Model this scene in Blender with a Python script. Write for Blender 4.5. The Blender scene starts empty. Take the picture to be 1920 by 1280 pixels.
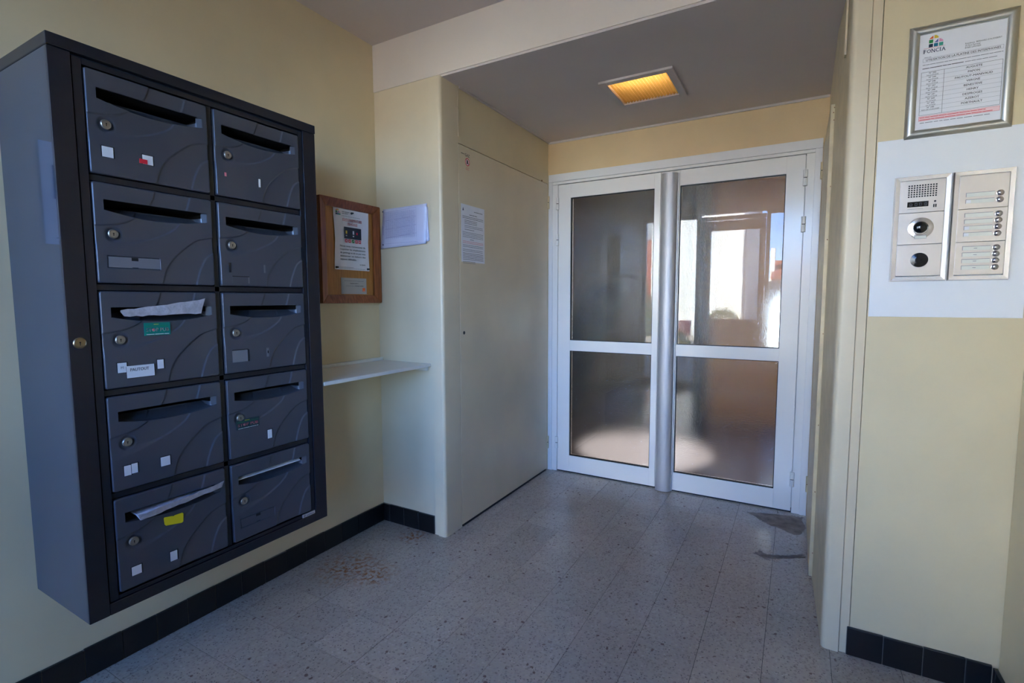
import bpy, bmesh, math, random
from mathutils import Vector, Matrix
random.seed(7)
S = bpy.context.scene
C = S.collection
PI = math.pi

# ------------------------------------------------------------------ camera
cam = bpy.data.cameras.new('camera'); camo = bpy.data.objects.new('camera', cam); C.objects.link(camo)
F, YAW, PITCH, ROLL, H = 941.29, 0.51727, -0.083137, 0.00259, 1.25
cy, sy = math.cos(YAW), math.sin(YAW)
fwd = Vector((-sy*math.cos(PITCH), cy*math.cos(PITCH), math.sin(PITCH)))
rgt = Vector((cy, sy, 0)); dwn = fwd.cross(rgt)
r2 = math.cos(ROLL)*rgt + math.sin(ROLL)*dwn
d2 = -math.sin(ROLL)*rgt + math.cos(ROLL)*dwn
camo.matrix_world = Matrix(((r2.x, -d2.x, -fwd.x, 0), (r2.y, -d2.y, -fwd.y, 0), (r2.z, -d2.z, -fwd.z, H), (0, 0, 0, 1)))
cam.sensor_width = 36; cam.lens = F/1920*36; cam.clip_start = 0.02; cam.clip_end = 300
S.camera = camo

# ------------------------------------------------------------------ sky, sun, exposure
SKY, SUN, EXPO = 3.7, 205.0, -0.63
w = bpy.data.worlds.new('sky'); S.world = w; w.use_nodes = True
nt = w.node_tree; nt.nodes.clear()
sk = nt.nodes.new('ShaderNodeTexSky'); sk.sky_type = 'NISHITA'; sk.sun_disc = False
sk.sun_elevation = math.radians(34); sk.sun_rotation = math.radians(-38); sk.altitude = 200; sk.air_density = 1.0; sk.dust_density = 0.1; sk.ozone_density = 3.0
bg = nt.nodes.new('ShaderNodeBackground'); bg.inputs['Strength'].default_value = SKY
wo = nt.nodes.new('ShaderNodeOutputWorld')
tn = nt.nodes.new('ShaderNodeMix'); tn.data_type = 'RGBA'; tn.blend_type = 'MULTIPLY'; tn.inputs[0].default_value = 1; tn.inputs[7].default_value = (.95, 1.0, 1.3, 1)
nt.links.new(sk.outputs[0], tn.inputs[6]); nt.links.new(tn.outputs[2], bg.inputs[0]); nt.links.new(bg.outputs[0], wo.inputs[0])
sun = bpy.data.lights.new('sun', 'SUN'); sun.energy = SUN; sun.angle = 0.01; sun.color = (1, .93, .82)
suno = bpy.data.objects.new('sun', sun); C.objects.link(suno)
suno.rotation_euler = Vector((.5, -.65, -.55)).to_track_quat('-Z', 'Y').to_euler()
# sampling portal filling the entrance opening (adds no light of its own)
po = bpy.data.lights.new('entrance_portal', 'AREA'); po.shape = 'RECTANGLE'; po.size = 2.26; po.size_y = 2.4
poo = bpy.data.objects.new('entrance_portal', po); C.objects.link(poo)
poo.location = (-.89, -.72, 1.2); poo.rotation_euler = (math.radians(90), 0, 0)
po.cycles.is_portal = True
vs = S.view_settings
vs.view_transform = 'Standard'; vs.look = 'None'; vs.exposure = EXPO; vs.gamma = 1; vs.use_curve_mapping = False
vs.use_white_balance = True; vs.white_balance_temperature = 5500
S.cycles.use_denoising = True
S.cycles.max_bounces = 10; S.cycles.diffuse_bounces = 6; S.cycles.transmission_bounces = 8; S.cycles.glossy_bounces = 4
S.cycles.caustics_reflective = False; S.cycles.caustics_refractive = False; S.cycles.sample_clamp_indirect = 0

# ------------------------------------------------------------------ materials
def lin(c):
    return tuple((v/255/12.92 if v/255 <= .04045 else ((v/255+.055)/1.055)**2.4) for v in c)
M = {}
def mat(name, rgb, rough=.5, metal=0, spec=.5, bump=None, var=None, emit=None, aniso=None):
    """rgb in sRGB 0-255; bump=(scale,strength,distance); var=(scale, amount)"""
    m = bpy.data.materials.new(name); m.use_nodes = True; M[name] = m
    n = m.node_tree.nodes; l = m.node_tree.links; b = n['Principled BSDF']
    col = lin(rgb)+(1,)
    b.inputs['Base Color'].default_value = col
    b.inputs['Roughness'].default_value = rough; b.inputs['Metallic'].default_value = metal
    b.inputs['Specular IOR Level'].default_value = spec
    if emit: b.inputs['Emission Color'].default_value = lin(emit[0])+(1,); b.inputs['Emission Strength'].default_value = emit[1]
    if bump or var:
        g = n.new('ShaderNodeNewGeometry')
    if bump:
        t = n.new('ShaderNodeTexNoise'); t.inputs['Scale'].default_value = bump[0]; t.inputs['Detail'].default_value = 3
        bp = n.new('ShaderNodeBump'); bp.inputs['Strength'].default_value = bump[1]; bp.inputs['Distance'].default_value = bump[2] if len(bump) > 2 else .002
        l.new(g.outputs['Position'], t.inputs['Vector']); l.new(t.outputs[0], bp.inputs['Height']); l.new(bp.outputs[0], b.inputs['Normal'])
    if var:
        t = n.new('ShaderNodeTexNoise'); t.inputs['Scale'].default_value = var[0]; t.inputs['Detail'].default_value = 6
        mp = n.new('ShaderNodeMapRange'); mp.inputs[1].default_value = .3; mp.inputs[2].default_value = .7
        mp.inputs[3].default_value = 1-var[1]; mp.inputs[4].default_value = 1+var[1]*.4
        mx = n.new('ShaderNodeMix'); mx.data_type = 'RGBA'; mx.blend_type = 'MULTIPLY'; mx.inputs[0].default_value = 1
        mx.inputs[6].default_value = col
        l.new(g.outputs['Position'], t.inputs['Vector']); l.new(t.outputs[0], mp.inputs[0]); l.new(mp.outputs[0], mx.inputs[7]); l.new(mx.outputs[2], b.inputs['Base Color'])
    return m
mat('cream_paint', (222, 206, 168), .45, bump=(70, .12), var=(3, .07))
mat('cream_gloss', (222, 207, 176), .36, bump=(45, .08), var=(4, .06))
mat('yellow_paint', (226, 200, 152), .5, bump=(60, .15), var=(4, .06))
mat('beam_white', (228, 216, 202), .5, bump=(60, .08), var=(3, .04))
mat('ceiling_white', (212, 201, 194), .75, bump=(80, .1), var=(2, .04))
mat('old_cream', (214, 198, 160), .4, bump=(90, .25), var=(14, .14))
mat('alu_white', (244, 242, 238), .17, spec=.5)
mat('alu_white_trim', (240, 239, 238), .2, spec=.5)
mat('alu_grey', (196, 196, 198), .48, metal=.5)
mat('gasket', (14, 14, 15), .5)
mat('steel_dark', (27, 30, 40), .27, spec=.6)
mat('steel_side', (46, 56, 74), .07, spec=.8)
mat('box_door', (84, 88, 98), .28, metal=.3, spec=.55)
mat('black', (6, 6, 7), .7)
mat('nickel', (168, 162, 150), .38, metal=.8)
mat('brass', (168, 152, 122), .34, metal=1)
mat('plate_grey', (128, 128, 134), .25, spec=.6)
mat('card_white', (236, 236, 240), .5)
mat('paper', (238, 238, 244), .55, var=(20, .03))
mat('paper_violet', (214, 214, 238), .4, var=(20, .04), bump=(30, .3, .004))
mat('poly_sleeve', (206, 206, 218), .16, var=(60, .25), bump=(90, .6, .003), spec=.7)
mat('ink', (28, 28, 34), .6); mat('ink_grey', (110, 110, 122), .6); mat('ink_violet', (158, 156, 200), .6)
mat('ink_red', (206, 40, 58), .6); mat('ink_pink', (226, 130, 140), .6); mat('pink_wash', (245, 214, 218), .6)
mat('navy', (34, 40, 84), .6)
for nm, c in dict(l_orange=(224, 110, 50), l_yellow=(226, 196, 60), l_green=(40, 140, 70), l_violet=(96, 92, 170), l_pink=(218, 150, 186),
                  l_navy=(20, 44, 70), l_teal=(20, 110, 140), l_sea=(70, 160, 140)).items(): mat(nm, c, .6)
mat('sticker_green', (20, 132, 116), .4); mat('sticker_dark', (34, 60, 66), .4); mat('sticker_white', (232, 240, 236), .5)
mat('sticker_yellow', (246, 232, 20), .4); mat('red_tag', (214, 26, 54), .45); mat('orange_logo', (240, 110, 40), .5)
mat('teal_print', (20, 84, 116), .5); mat('green_print', (60, 150, 110), .5); mat('photo_dark', (24, 28, 38), .4)
mat('card_silver', (176, 174, 170), .4)
mat('shelf_white', (228, 224, 216), .3, var=(8, .03))
mat('champagne', (214, 204, 194), .3, metal=.75)
mat('champagne_edge', (222, 214, 206), .25, metal=.8)
mat('panel_white', (240, 241, 244), .3)
mat('strip_clear', (226, 226, 216), .12, spec=.7)
mat('chrome', (210, 206, 214), .08, metal=1)
mat('lens', (8, 10, 16), .04, spec=.9)
mat('black_gloss', (10, 10, 12), .15)
mat('rust', (120, 72, 36), .8)
mat('tile_black', (22, 20, 22), .3, spec=.5, var=(12, .3))
mat('grout', (120, 112, 104), .9)
mat('floor_grout', (62, 58, 58), .9)
mat('mortar', (146, 136, 128), .95, bump=(60, 1, .006), var=(22, .35))
mat('frame_silver', (206, 204, 196), .3, metal=.85)
mat('tube_white', (255, 255, 255), .4, emit=((255, 218, 160), 30))
mat('fixture_white', (230, 226, 220), .5)
mat('facade_white', (238, 230, 214), .8, var=(.6, .04)); mat('brick_red', (168, 92, 66), .85, var=(6, .3)); mat('garage_red', (110, 66, 62), .6)
mat('leaf_green', (104, 118, 62), .7, var=(9, .4)); mat('grass_green', (120, 122, 70), .9, var=(4, .3)); mat('asphalt', (168, 152, 132), .9, var=(3, .15))
mat('roof_red', (150, 84, 66), .8); mat('render_grey', (150, 150, 150), .8)
mat('mat_coir', (120, 92, 60), .95, bump=(300, 1, .004))
mat('hall_wall', (168, 138, 98), .5, var=(2, .05)); mat('hall_tan', (196, 160, 110), .45, var=(3, .06)); mat('hall_dark', (24, 24, 28), .4)
mat('hall_floor', (104, 96, 94), .22, var=(30, .12)); mat('hall_ceiling', (172, 152, 124), .8)
mat('wire', (30, 30, 32), .6)

def wood(name, a, b_):
    m = bpy.data.materials.new(name); m.use_nodes = True; M[name] = m
    n = m.node_tree.nodes; l = m.node_tree.links; b = n['Principled BSDF']; b.inputs['Roughness'].default_value = .33
    tc = n.new('ShaderNodeTexCoord'); mp = n.new('ShaderNodeMapping'); mp.inputs['Scale'].default_value = (40, 40, 4)
    t = n.new('ShaderNodeTexNoise'); t.inputs['Scale'].default_value = 2.2; t.inputs['Detail'].default_value = 6
    r = n.new('ShaderNodeValToRGB'); r.color_ramp.elements[0].position = .35; r.color_ramp.elements[1].position = .65
    r.color_ramp.elements[0].color = lin(a)+(1,); r.color_ramp.elements[1].color = lin(b_)+(1,)
    l.new(tc.outputs['Object'], mp.inputs[0]); l.new(mp.outputs[0], t.inputs['Vector']); l.new(t.outputs[0], r.inputs[0]); l.new(r.outputs[0], b.inputs['Base Color'])
wood('wood_frame', (120, 66, 30), (156, 92, 46)); wood('wood_cork', (160, 108, 40), (180, 124, 52))

def terrazzo():
    m = bpy.data.materials.new('terrazzo'); m.use_nodes = True; M['terrazzo'] = m
    n = m.node_tree.nodes; l = m.node_tree.links; b = n['Principled BSDF']
    g = n.new('ShaderNodeNewGeometry'); oi = n.new('ShaderNodeObjectInfo')
    def noise(s, d=2):
        t = n.new('ShaderNodeTexNoise'); t.inputs['Scale'].default_value = s; t.inputs['Detail'].default_value = d; l.new(g.outputs['Position'], t.inputs['Vector']); return t.outputs[0]
    def ramp(src, p0, p1, c0=(0, 0, 0), c1=(255, 255, 255)):
        r = n.new('ShaderNodeValToRGB'); r.color_ramp.elements[0].position = p0; r.color_ramp.elements[1].position = p1
        r.color_ramp.elements[0].color = lin(c0)+(1,); r.color_ramp.elements[1].color = lin(c1)+(1,); l.new(src, r.inputs[0]); return r.outputs[0]
    def mix(f, a, c, mode='MIX'):
        x = n.new('ShaderNodeMix'); x.data_type = 'RGBA'; x.blend_type = mode
        if isinstance(f, float): x.inputs[0].default_value = f
        else: l.new(f, x.inputs[0])
        for i, v in ((6, a), (7, c)):
            if isinstance(v, tuple): x.inputs[i].default_value = lin(v)+(1,)
            else: l.new(v, x.inputs[i])
        return x.outputs[2]
    def vor(s, off):
        ma = n.new('ShaderNodeVectorMath'); ma.inputs[1].default_value = (off, off*.7, 0); l.new(g.outputs['Position'], ma.inputs[0])
        # warp so the chips are not round
        t = n.new('ShaderNodeTexNoise'); t.inputs['Scale'].default_value = s*.9; l.new(ma.outputs[0], t.inputs['Vector'])
        sc = n.new('ShaderNodeVectorMath'); sc.operation = 'SCALE'; sc.inputs['Scale'].default_value = .9/s; l.new(t.outputs[1], sc.inputs[0])
        ad = n.new('ShaderNodeVectorMath'); l.new(ma.outputs[0], ad.inputs[0]); l.new(sc.outputs[0], ad.inputs[1])
        v = n.new('ShaderNodeTexVoronoi'); v.inputs['Scale'].default_value = s; l.new(ad.outputs[0], v.inputs['Vector']); return v
    base = mix(ramp(noise(2.5, 2), .3, .7), (174, 164, 150), (186, 176, 162))
    v1 = vor(95, 0)
    tint = ramp(v1.outputs['Color'], .1, .9, (112, 102, 98), (204, 194, 184))
    c = mix(ramp(v1.outputs['Distance'], .25, .6, (190, 190, 190), (0, 0, 0)), base, tint)
    v2 = vor(42, 3.3)
    rnd = ramp(v2.outputs['Color'], .78, .80)
    chip = mix(1.0, rnd, ramp(v2.outputs['Distance'], .2, .32, (255, 255, 255), (0, 0, 0)), 'MULTIPLY')
    c = mix(chip, c, (124, 106, 98))
    v3 = vor(150, 7.1)
    chip3 = mix(1.0, ramp(v3.outputs['Color'], .72, .74), ramp(v3.outputs['Distance'], .25, .4, (230, 230, 230), (0, 0, 0)), 'MULTIPLY')
    c = mix(chip3, c, (84, 76, 78))
    mp = n.new('ShaderNodeMapRange'); mp.inputs[3].default_value = .93; mp.inputs[4].default_value = 1.04; l.new(oi.outputs['Random'], mp.inputs[0])
    c = mix(1.0, c, mp.outputs[0], 'MULTIPLY')
    # rust stains where a metal stand once stood
    def spot(x, y, r):
        d = n.new('ShaderNodeVectorMath'); d.operation = 'DISTANCE'; d.inputs[1].default_value = (x, y, 0); l.new(g.outputs['Position'], d.inputs[0])
        q = n.new('ShaderNodeMapRange'); q.inputs[1].default_value = 0; q.inputs[2].default_value = r; q.inputs[3].default_value = 1; q.inputs[4].default_value = 0; l.new(d.outputs['Value'], q.inputs[0])
        return q.outputs[0]
    sps = [spot(-1.78, 1.585, .19), spot(-1.64, 1.60, .13), spot(-1.73, 1.98, .1)]
    s = sps[0]
    for q in sps[1:]:
        a = n.new('ShaderNodeMath'); a.operation = 'MAXIMUM'; l.new(s, a.inputs[0]); l.new(q, a.inputs[1]); s = a.outputs[0]
    a = n.new('ShaderNodeMath'); a.operation = 'MULTIPLY'; l.new(s, a.inputs[0]); l.new(ramp(noise(48, 5), .46, .62), a.inputs[1])
    a2 = n.new('ShaderNodeMath'); a2.operation = 'MULTIPLY'; a2.inputs[1].default_value = 1.3; a2.use_clamp = True; l.new(a.outputs[0], a2.inputs[0])
    c = mix(a2.outputs[0], c, (150, 104, 66))
    l.new(c, b.inputs['Base Color'])
    rr = n.new('ShaderNodeMapRange'); rr.inputs[1].default_value = .3; rr.inputs[2].default_value = .7; rr.inputs[3].default_value = .2; rr.inputs[4].default_value = .25
    l.new(noise(4, 1), rr.inputs[0]); l.new(rr.outputs[0], b.inputs['Roughness'])
terrazzo()

def clear_glass():
    m = bpy.data.materials.new('clear_glass'); m.use_nodes = True; M['clear_glass'] = m
    n = m.node_tree.nodes; l = m.node_tree.links; n.remove(n['Principled BSDF'])
    t = n.new('ShaderNodeBsdfTransparent'); t.inputs[0].default_value = (.93, .96, .95, 1)
    g = n.new('ShaderNodeBsdfGlossy'); g.inputs['Roughness'].default_value = 0
    f = n.new('ShaderNodeFresnel'); f.inputs[0].default_value = 1.5; x = n.new('ShaderNodeMixShader')
    l.new(f.outputs[0], x.inputs[0]); l.new(t.outputs[0], x.inputs[1]); l.new(g.outputs[0], x.inputs[2]); l.new(x.outputs[0], n['Material Output'].inputs[0])
clear_glass()
def textured_glass(name, bumped):
    m = bpy.data.materials.new(name); m.use_nodes = True; M[name] = m
    n = m.node_tree.nodes; l = m.node_tree.links; n.remove(n['Principled BSDF'])
    g = n.new('ShaderNodeBsdfGlass'); g.inputs['IOR'].default_value = 1.5; g.inputs['Roughness'].default_value = 0
    g.inputs['Color'].default_value = (.97, .97, .96, 1)
    if bumped:
        ge = n.new('ShaderNodeNewGeometry'); t = n.new('ShaderNodeTexNoise'); t.inputs['Scale'].default_value = 230; t.inputs['Detail'].default_value = 2
        bp = n.new('ShaderNodeBump'); bp.inputs['Strength'].default_value = 1; bp.inputs['Distance'].default_value = .0008
        l.new(ge.outputs['Position'], t.inputs['Vector']); l.new(t.outputs[0], bp.inputs['Height']); l.new(bp.outputs[0], g.inputs['Normal'])
    l.new(g.outputs[0], n['Material Output'].inputs[0])
textured_glass('glass_face', False); textured_glass('glass_rippled', True)
def translucent(nm, k):
    m = bpy.data.materials.new(nm); m.use_nodes = True; M[nm] = m
    n = m.node_tree.nodes; l = m.node_tree.links; n.remove(n['Principled BSDF'])
    t = n.new('ShaderNodeBsdfTranslucent'); t.inputs[0].default_value = (.82*k, .58*k, .32*k*k, 1)
    d = n.new('ShaderNodeBsdfDiffuse'); d.inputs[0].default_value = (.6, .42, .2, 1); x = n.new('ShaderNodeMixShader'); x.inputs[0].default_value = .3
    l.new(t.outputs[0], x.inputs[1]); l.new(d.outputs[0], x.inputs[2]); l.new(x.outputs[0], n['Material Output'].inputs[0])
translucent('amber_diffuser', 1); translucent('amber_shade', .55)

# ------------------------------------------------------------------ builders
W = {}
def info(o, label=None, cat=None, group=None, kind=None):
    if label: o['label'] = label
    if cat: o['category'] = cat
    if group: o['group'] = group
    if kind: o['kind'] = kind
    return o
def place(o, origin, parent):
    C.objects.link(o); origin = Vector(origin); W[o.name] = origin
    if parent is not None:
        o.parent = parent; o.location = origin - W[parent.name]
    else: o.location = origin
    return o
def empty(name, origin, label=None, cat=None, group=None, kind=None, parent=None):
    o = bpy.data.objects.new(name, None); o.empty_display_size = .1
    place(o, origin, parent); return info(o, label, cat, group, kind)
class B:
    def __init__(s): s.v = []; s.f = []; s.m = []; s.mats = []
    def mi(s, m):
        if m not in s.mats: s.mats.append(m)
        return s.mats.index(m)
    def add(s, vs, fs, m):
        k = len(s.v); i = s.mi(m)
        s.v += [tuple(p) for p in vs]
        for f in fs: s.f.append([k+q for q in f]); s.m.append(i)
        return s
    def box(s, x0, x1, y0, y1, z0, z1, m):
        x0, x1 = sorted((x0, x1)); y0, y1 = sorted((y0, y1)); z0, z1 = sorted((z0, z1))
        vs = [(x, y, z) for z in (z0, z1) for y in (y0, y1) for x in (x0, x1)]
        return s.add(vs, [(0, 2, 3, 1), (4, 5, 7, 6), (0, 1, 5, 4), (2, 6, 7, 3), (0, 4, 6, 2), (1, 3, 7, 5)], m)
    def cyl(s, a, b, r, m, n=20, r1=None, cap=True):
        a = Vector(a); b = Vector(b); d = (b-a).normalized(); r1 = r if r1 is None else r1
        u = d.orthogonal().normalized(); v = d.cross(u)
        vs = []
        for i in range(n):
            c = math.cos(2*PI*i/n)*u + math.sin(2*PI*i/n)*v
            vs += [a+c*r, b+c*r1]
        fs = [(2*i, 2*((i+1) % n), 2*((i+1) % n)+1, 2*i+1) for i in range(n)]
        if cap: fs += [tuple(2*i for i in reversed(range(n))), tuple(2*i+1 for i in range(n))]
        return s.add(vs, fs, m)
    def prism(s, pts, d, m):
        """closed polygon pts (3D, ordered), extruded by vector d"""
        n = len(pts); d = Vector(d); P = [Vector(p) for p in pts]
        fs = [tuple(range(n)), tuple(reversed(range(n, 2*n)))]+[(i, i+n, (i+1) % n+n, (i+1) % n) for i in range(n)]
        return s.add(P+[p+d for p in P], fs, m)
    def lathe(s, c, axis, prof, m, n=24):
        """prof: list of (radius, height along axis)"""
        c = Vector(c); d = Vector(axis).normalized(); u = d.orthogonal().normalized(); v = d.cross(u); vs = []; fs = []
        for r, h in prof:
            for i in range(n): vs.append(c+d*h+(math.cos(2*PI*i/n)*u+math.sin(2*PI*i/n)*v)*r)
        for k in range(len(prof)-1):
            for i in range(n):
                j = (i+1) % n; fs.append((k*n+i, k*n+j, (k+1)*n+j, (k+1)*n+i))
        fs.append(tuple((len(prof)-1)*n+i for i in range(n)))
        return s.add(vs, fs, m)
    def build(s, name, parent=None, origin=None, bevel=0, smooth=False, recalc=True, mesh_only=False):
        if origin is None:
            xs = [p[0] for p in s.v]; ys = [p[1] for p in s.v]; zs = [p[2] for p in s.v]
            origin = ((min(xs)+max(xs))/2, (min(ys)+max(ys))/2, min(zs))
        me = bpy.data.meshes.new(name)
        me.from_pydata([(p[0]-origin[0], p[1]-origin[1], p[2]-origin[2]) for p in s.v], [], s.f)
        for m in s.mats: me.materials.append(M[m])
        for p, i in zip(me.polygons, s.m): p.material_index = i
        if recalc:
            bm = bmesh.new(); bm.from_mesh(me); bmesh.ops.recalc_face_normals(bm, faces=bm.faces); bm.to_mesh(me); bm.free()
        if smooth:
            for p in me.polygons: p.use_smooth = True
            if smooth != 'all':
                try: me.set_sharp_from_angle(angle=math.radians(35))
                except Exception: pass
        if mesh_only: return me
        o = bpy.data.objects.new(name, me); place(o, origin, parent)
        if bevel:
            md = o.modifiers.new('bevel', 'BEVEL'); md.width = bevel; md.segments = 2; md.limit_method = 'ANGLE'; md.angle_limit = math.radians(50)
        return o
def bx(name, a, m, parent=None, bevel=0, **k):
    o = B().box(*a, m).build(name, parent, bevel=bevel); return info(o, **k)

_tc = {}
def text_mesh(s, bold):
    key = (s, bold)
    if key not in _tc:
        cu = bpy.data.curves.new('t', 'FONT'); cu.body = s; cu.size = 1; cu.resolution_u = 2; cu.align_x = 'LEFT'; cu.offset = 0
        o = bpy.data.objects.new('t', cu); me = o.to_mesh()
        vs = [(v.co.x, v.co.y) for v in me.vertices]; fs = [tuple(p.vertices) for p in me.polygons]
        o.to_mesh_clear(); bpy.data.objects.remove(o); bpy.data.curves.remove(cu)
        if bold:   # a second copy a hair to the right thickens the strokes
            k = len(vs); vs = [(x-.013, y) for x, y in vs]+[(x+.013, y) for x, y in vs]; fs = fs+[tuple(i+k for i in f) for f in fs]
        _tc[key] = (vs, fs)
    return _tc[key]
class Art(B):
    """flat print on a plane: O origin, U right, V up (as the viewer sees it); n = height above it"""
    def __init__(s, O, U, V=(0, 0, 1)):
        super().__init__(); s.O = Vector(O); s.U = Vector(U).normalized(); s.V = Vector(V).normalized(); s.N = s.U.cross(s.V)
    def p(s, a, b, n=0): return s.O+s.U*a+s.V*b+s.N*n
    def poly(s, pts, n, m): return s.add([s.p(a, b, n) for a, b in pts], [tuple(range(len(pts)))], m)
    def rect(s, a0, a1, b0, b1, n, m): return s.poly([(a0, b0), (a1, b0), (a1, b1), (a0, b1)], n, m)
    def slab(s, a0, a1, b0, b1, n0, n1, m):
        vs = [s.p(a, b, n) for n in (n0, n1) for b in (b0, b1) for a in (a0, a1)]
        return s.add(vs, [(0, 2, 3, 1), (4, 5, 7, 6), (0, 1, 5, 4), (2, 6, 7, 3), (0, 4, 6, 2), (1, 3, 7, 5)], m)
    def disc(s, a, b, r, n, m, k=24, ry=None): return s.poly([(a+r*math.cos(2*PI*i/k), b+(ry or r)*math.sin(2*PI*i/k)) for i in range(k)], n, m)
    def ring(s, a, b, r0, r1, n, m, k=28):
        vs = []
        for i in range(k):
            c, q = math.cos(2*PI*i/k), math.sin(2*PI*i/k); vs += [s.p(a+r0*c, b+r0*q, n), s.p(a+r1*c, b+r1*q, n)]
        return s.add(vs, [(2*i, 2*i+1, 2*((i+1) % k)+1, 2*((i+1) % k)) for i in range(k)], m)
    def outline(s, a0, a1, b0, b1, t, n, m):
        s.rect(a0, a1, b0, b0+t, n, m); s.rect(a0, a1, b1-t, b1, n, m); s.rect(a0, a0+t, b0, b1, n, m); return s.rect(a1-t, a1, b0, b1, n, m)
    def line(s, a0, b0, a1, b1, t, n, m):
        dx, dy = a1-a0, b1-b0; L = math.hypot(dx, dy); px, py = -dy/L*t/2, dx/L*t/2
        return s.poly([(a0+px, b0+py), (a0-px, b0-py), (a1-px, b1-py), (a1+px, b1+py)], n, m)
    def text(s, t, a, b, size, n, m, align='l', bold=False, width=None, rot=0):
        vs, fs = text_mesh(t, bold)
        if not vs: return s
        x0 = min(v[0] for v in vs); x1 = max(v[0] for v in vs); k = size; kx = size if width is None else width/(x1-x0)
        off = {'l': -x0*kx, 'c': -(x0+x1)/2*kx, 'r': -x1*kx}[align]; c, q = math.cos(rot), math.sin(rot)
        P = []
        for x, y in vs:
            X, Y = x*kx+off, y*k; P.append(s.p(a+X*c-Y*q, b+X*q+Y*c, n))
        return s.add(P, fs, m)
    def scribble(s, a0, a1, b, h, n, m, rnd, gap=.25):
        """a run of word-long strokes standing for print too small to read"""
        a = a0
        while a < a1-h:
            l_ = min(rnd.uniform(2, 7)*h, a1-a); s.rect(a, a+l_, b, b+h*.42, n, m); a += l_+h*gap*1.6
        return s
R = random.Random(3)

# ================================================================== SETTING
XL, XR, YB, YD, XC, XS = -2.014, .585, 2.055, 3.29, -1.565, .105     # left wall, right return, pilaster plane, door plane, closet side, passage right side
YF = -.75                                                            # entrance glazing
ZC, ZL = 2.59, 2.345                                                 # ceilings
st = dict(kind='structure')
# floor: grout bed with each terrazzo tile on it
fl = B().box(XL-.1, XR+.1, YF-.1, YD+.06, -.06, -.0018, 'floor_grout').build('floor', origin=(0, 0, -.06)); info(fl, 'grey terrazzo tile floor of the entrance hall', 'floor', kind='structure')
TX, TY, G = .2045, .2125, .0016
full = B().box(G/2, TX-G/2, G/2, TY-G/2, -.01, 0, 'terrazzo').build('tile', origin=(0, 0, 0), mesh_only=True)
for i in range(-10, 5):
    for j in range(-14, 8):
        x0 = -.06+i*TX; y0 = 1.99+j*TY; x1, y1 = x0+TX, y0+TY
        ymin = YF
        if y0 > YB-.05: lx, rx = XC, XS+.02
        else: lx, rx = XL, XR
        ax, bx_ = max(x0, lx), min(x1, rx); ay, by = max(y0, ymin), min(y1, YD+.05)
        if bx_-ax < .004 or by-ay < .004: continue
        zz = R.uniform(-.0006, 0)
        if bx_-ax > TX-.001 and by-ay > TY-.001:
            o = bpy.data.objects.new('tile', full); place(o, (x0, y0, zz), fl)
        else:
            B().box(ax+G/2, bx_-G/2, ay+G/2, by-G/2, -.01, 0, 'terrazzo').build('tile', fl, origin=(ax, ay, -zz*0))
# broken corner of the floor by the door, filled with mortar
def blob(pts, z, name, m, thick=.0012):
    P = []
    n = len(pts)
    for i in range(n):
        a, b_ = pts[i], pts[(i+1) % n]
        for k in range(5):
            t = k/5; P.append((a[0]+(b_[0]-a[0])*t+R.uniform(-.009, .009), a[1]+(b_[1]-a[1])*t+R.uniform(-.009, .009), z))
    b2 = B(); b2.prism(P, (0, 0, thick), m); return b2.build(name, fl)
blob([(-.21, 3.17), (-.14, 3.2), (-.02, 3.235), (.07, 3.24), (.075, 3.05), (.045, 2.98), (-.03, 3.02), (-.1, 3.05), (-.14, 3.1)], 0, 'mortar_patch', 'mortar')
blob([(-.14, 2.66), (-.09, 2.62), (-.03, 2.66), (.08, 2.73), (.08, 2.765), (-.02, 2.70), (-.08, 2.68), (-.12, 2.7)], 0, 'mortar_patch', 'mortar')

# walls
info(B().box(XL-.15, XL, YF, 3.5, 0, ZC+.1, 'cream_paint').build('wall_left'), 'cream painted wall behind the letterboxes', 'wall', kind='structure')
wb = info(B().box(XL, -1.60, YB, YB+.1, 0, ZC, 'cream_gloss').build('wall_back'), 'narrow cream wall beside the gas closet', 'wall', kind='structure')
# corner post of the closet with a rounded nose
def post(name, xa, xb, y0, y1, r, side, m, label):
    pts = []
    if side > 0:   # nose on +x
        for k in range(7):
            t = k/6*PI/2; pts.append((xb-r+r*math.sin(t), y0+r-r*math.cos(t)))
        pts += [(xb, y1), (xa, y1), (xa, y0)]
    else:
        for k in range(7):
            t = k/6*PI/2; pts.append((xa+r-r*math.sin(t), y0+r-r*math.cos(t)))
        pts += [(xa, y1), (xb, y1), (xb, y0)]
    b = B(); b.prism([(x, y, 0) for x, y in pts], (0, 0, ZL), m)
    return info(b.build(name, smooth=True), label, 'trim', kind='structure')
post('trim_1', -1.612, XC, YB-.012, 2.19, .016, 1, 'cream_gloss', 'cream corner post with rounded nose left of the gas closet')
info(B().box(-1.642, -1.6135, YB-.006, YB+.05, 0, ZL, 'cream_gloss').build('trim_2', bevel=.002), 'slim cream batten beside the corner post', 'trim', kind='structure')
# closet side wall
wc = info(B().box(XC-.3, XC-.018, 2.19, YD+.05, 0, ZC, 'cream_paint').box(XC-.03, XC, 2.19, YD, 2.061, 2.116, 'cream_paint').box(XC-.03, XC, 3.268, YD, 0, 2.061, 'cream_paint').build('wall_closet'), 'cream wall framing the gas closet door', 'wall', kind='structure')
bp = Art((XC, 0, 0), (0, 1, 0)); bp.slab(2.20, YD, 2.118, ZL, -.02, -.006, 'cream_paint'); bp.build('upper_panel', wc)
bp = Art((XC, 0, 0), (0, 1, 0)); bp.slab(2.1905, 2.199, 2.095, ZL, -.02, .002, 'cream_gloss'); bp.build('bead', wc)
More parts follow.
